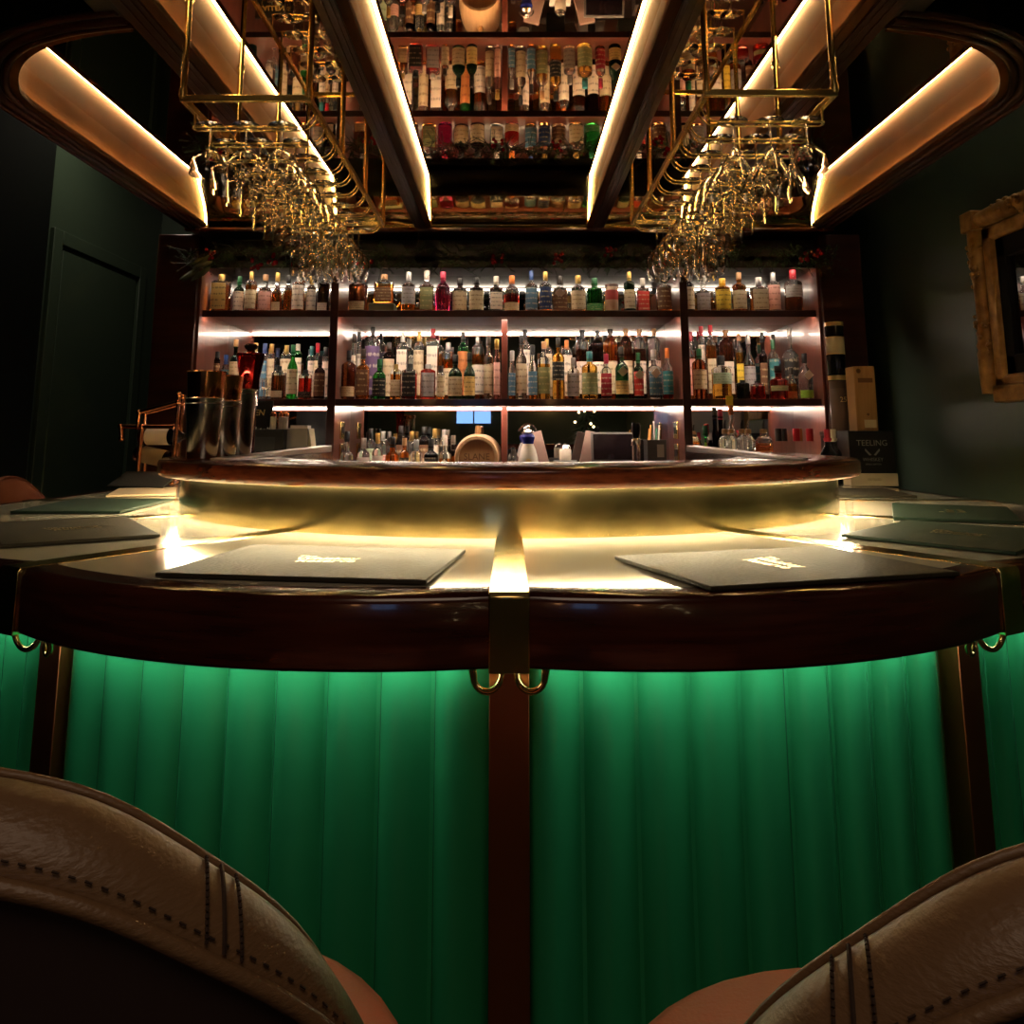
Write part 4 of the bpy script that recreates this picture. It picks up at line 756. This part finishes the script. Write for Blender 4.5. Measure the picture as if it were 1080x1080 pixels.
# ------------------------------------------------------------------ bar stools
def lerp(tab, x):                # smooth (Catmull-Rom) interpolation
    n = len(tab)
    for i in range(n-1):
        if tab[i][0] <= x <= tab[i+1][0]:
            (x0,y0),(x1,y1) = tab[i], tab[i+1]; u = (x-x0)/(x1-x0)
            m0 = 0 if i == 0 else (y1-tab[i-1][1])/(x1-tab[i-1][0])*(x1-x0)
            m1 = (tab[min(i+2,n-1)][1]-y0)/(tab[min(i+2,n-1)][0]-x0)*(x1-x0)
            return (2*u**3-3*u*u+1)*y0+(u**3-2*u*u+u)*m0+(-2*u**3+3*u*u)*y1+(u**3-u*u)*m1
    return tab[-1][1]
TOP = [(0,-.143),(12,-.148),(23,-.161),(34,-.186),(50,-.231),(62,-.284),(75,-.36),(90,-.42),(101,-.45)]
def stool(x, y, rz, label, leather, shell, seatm, dz=0., stitch=True):
    o = thing('bar_stool', label, 'bar stool', (x,y,0), rz, 'bar stools at the counter')
    N = 60; A = [R(-100+200*i/N) for i in range(N+1)]
    top = lambda a: EYE+dz+lerp(TOP, abs(math.degrees(a)))
    rr = 0
    def P(r, a, z):                                    # plan of the shell: broad back, sides turning forward
        k = abs(a); sg = 1 if a >= 0 else -1
        if k <= pi/2: q = Vector((.222*sin(a), -.095-.127*cos(a), 0)); nn = Vector((sin(a)/.222, -cos(a)/.127, 0)).normalized()
        else: q = Vector((sg*.222, -.095+.222*(k-pi/2), 0)); nn = Vector((sg,0,0))
        r *= 1-.45*max(0, k/(pi/2)-.25)
        return q+nn*r+Vector((0,0,z))
    zs = EYE-.50+dz
    # padded roll over the top of the shell
    prof = []
    b = B(); fr = []
    for a in A:
        zt = top(a)
        def f(p, a=a, zt=zt): return P(rr+p[0], a, zt+p[1])
        fr.append(f)
    roll = [(-.012,-.050),(-.012,-.014),(-.009,-.004),(-.002,0),(.007,-.0005),(.016,-.004),(.024,-.010),(.029,-.017),(.031,-.024),(.028,-.030),(.010,-.050)]
    b.sweep(roll, fr); ro = b.build('top_roll', leather, o, smooth=60)
    su = ro.modifiers.new('sub','SUBSURF'); su.levels = su.render_levels = 1
    b = B(); b.tube([P(rr+.031, a, top(a)-.0265) for a in A], .0038, 8); b.build('piping', leather, o, smooth=60)
    b = B(); b.tube([P(rr-.010, a, top(a)-.003) for a in A], .0024, 8); b.build('piping', leather, o, smooth=60)
    # outer shell below the roll
    b = B(); b.sweep([(-.012,0),(.022,0),(.0285,1),(-.012,1)], [(lambda p, a=a: P(rr+p[0], a, (top(a)-.029) if p[1] == 1 else zs-.03)) for a in A]); b.build('backrest', shell, o, smooth=50)
    if stitch:
        b = B()
        def surf(a, t):                                # a point on the roll's upper surface, t from inner 0 to outer 1
            k = 3+t*4.6; i = int(k); u = k-i; p = (roll[i][0]*(1-u)+roll[i+1][0]*u, roll[i][1]*(1-u)+roll[i+1][1]*u); return P(rr+p[0]+.0006, a, top(a)+p[1]+.0010)
        for sg in (-1,1):
            for a0, n in ((R(36.2),16),(R(40.2),16)):
                for i in range(n):
                    t0, t1 = (i+.12)/n, (i+.82)/n; b.tube([surf(sg*a0,t0), surf(sg*a0,(t0+t1)/2), surf(sg*a0,t1)], .0009, 5)
            b.tube([surf(sg*R(38.2),i/12) for i in range(13)], .0010, 5)
        for i in range(120):
            a0 = R(-95+190*i/120); b.tube([surf(a0,.90), surf(a0+R(.7),.90)], .0005, 5)
        b.build('stitching', STITCH, o, smooth=0)
    b = B(); b.lathe([(.001,zs-.05),(.19,zs-.05),(.205,zs-.04),(.2105,zs-.015),(.205,zs+.004),(.19,zs+.014),(.12,zs+.022),(.001,zs+.024)], 40, Matrix.Translation((0,.012,.045)), close=False); b.build('seat', seatm, o, smooth=60)
    for sx in (-1,1):
        for sy in (-1,1): b = B(); b.tube([(sx*.12,sy*.12,zs-.02),(sx*.19,sy*.19,.001)], [.016,.011], 10); b.build('leg', WALNUT, o, smooth=60)
    b = B(); b.tube([(.166*sx,.166*sy,.26) for sx, sy in ((-1,-1),(1,-1),(1,1),(-1,1))], .007, 8, closed=True); b.build('footrest', BRASS, o)
    return o
stool(-.270,.600,0,'bar stool nearest on the left, brown leather roll and dark back', LEATH, LEATH_D, SEATM)
stool(.262,.568,R(4),'bar stool nearest on the right, brown leather roll and dark back', LEATH, LEATH_D, SEATM, dz=-.010)
stool(-1.70,3.13,R(-90),'orange-brown stool standing beyond the left end of the bar', ORANGE, ORANGE, ORANGE, dz=-.004, stitch=False)

# ------------------------------------------------------------------ the rest of the room behind the camera (seen in the mirrors)
b = B(); b.box((-.75,-3.6,1.45),(-.25,-3.58,1.85)); w1 = struct(b.build('window_1', emis('window_dusk', (.25,.5,1.), .9)))
b = B()
for x in (-.76,-.51,-.26): b.box((x,-3.585,1.43),(x+.02,-3.56,1.87))
for z in (1.43,1.85): b.box((-.76,-3.585,z),(-.24,-3.56,z+.02))
struct(b.build('trim_8', WALNUT))
ct = thing('christmas_tree', 'Christmas tree with warm fairy lights at the rear of the room', 'tree', (1.0,-2.6,0)); b = B()
for i in range(900):
    t = random.random(); z = .45+1.45*t; r = .50*(1-t)+.03; a = random.random()*2*pi; p = Vector((r*cos(a)*.5,r*sin(a)*.5,z)); d = Vector((cos(a),sin(a),-.35)); q = p+d*r*.55; s = d.cross(Vector((0,0,1))).normalized()*.014
    b.add([p-s,p+s,q+s*.3,q-s*.3],[(0,1,2,3)])
b.build('foliage', mat('fir_green', (.012,.035,.016), .6), ct, fixn=False, smooth=0); b = B(); b.tube([(0,0,0),(0,0,1.8)], [.04,.01], 8); b.build('trunk', DARKB, ct)
for i in range(26):
    t = random.random(); z = .55+1.3*t; r = .48*(1-t)+.04; a = random.uniform(.2,2.9); b = B(); b.sphere((r*cos(a),r*sin(a),z), .014, 6); b.build('fairy_light', emis('fairy_light', (1,.72,.35), 9), ct)
for i, (x, lab) in enumerate(((-1.05,'amber wall lamp left of the rear window'),(.55,'amber wall lamp right of the rear window'))):
    o = thing('wall_lamp', lab, 'lamp', (x,-3.58,1.75), 0, 'wall lamps on the rear wall'); b = B(); b.lathe([(.05,-.07),(.09,.07)], 20, Matrix.Translation((0,.09,0)), close=False); b.build('lamp_shade', emis('lamp_amber', (1,.42,.14), 6), o); b = B(); b.box((-.03,-.019,-.05),(.03,-.005,.05)); b.tube([(0,-.01,0),(0,.09,-.03)], .008, 8); b.build('bracket', BRASS, o)

# ------------------------------------------------------------------ light, camera, colour
wd = bpy.data.worlds.new('World'); bpy.context.scene.world = wd; wd.use_nodes = True
wd.node_tree.nodes['Background'].inputs[0].default_value = (.9,.75,.6,1); wd.node_tree.nodes['Background'].inputs[1].default_value = .0
def area(name, loc, rot, size, power, col):
    l = bpy.data.lights.new(name, 'AREA'); l.energy = power; l.size = size; l.color = col; o = bpy.data.objects.new(name, l); o.location = loc; o.rotation_euler = rot; C.objects.link(o); return o
area('rear_fill_light', (0,-.7,2.9), (0,0,0), 1.2, 5.5, (1,.72,.50))  # added overhead fill for the stools and general ambient, no fitting there
area('aisle_fill_light', (-1.72,3.5,2.9), (0,0,0), .25, 2.4, (1,.85,.65))  # added fill to lift the dark left wall and door, no real fitting
area('aisle_fill_light', (1.54,2.5,2.9), (0,0,0), .15, .8, (1,.85,.65))  # weaker added fill for the right wall, likewise without a fitting
cam = bpy.data.cameras.new('camera'); cam.sensor_width = 36; cam.lens = F/1080*36; cam.shift_y = -(540-PY)/1080; cam.shift_x = (540-PX)/1080; cam.clip_start = .01
co_ = bpy.data.objects.new('camera', cam); C.objects.link(co_); co_.location = (0,0,EYE); co_.rotation_euler = (pi/2+TILT,0,0); bpy.context.scene.camera = co_
S = bpy.context.scene
S.view_settings.view_transform = 'Standard'; S.view_settings.look = 'None'; S.view_settings.gamma = 1; S.view_settings.use_curve_mapping = False; S.view_settings.exposure = .9
cy = S.cycles; cy.max_bounces = 24; cy.transmission_bounces = 24; cy.glossy_bounces = 8; cy.diffuse_bounces = 4; cy.sample_clamp_indirect = 0; cy.use_denoising = True; cy.caustics_reflective = True
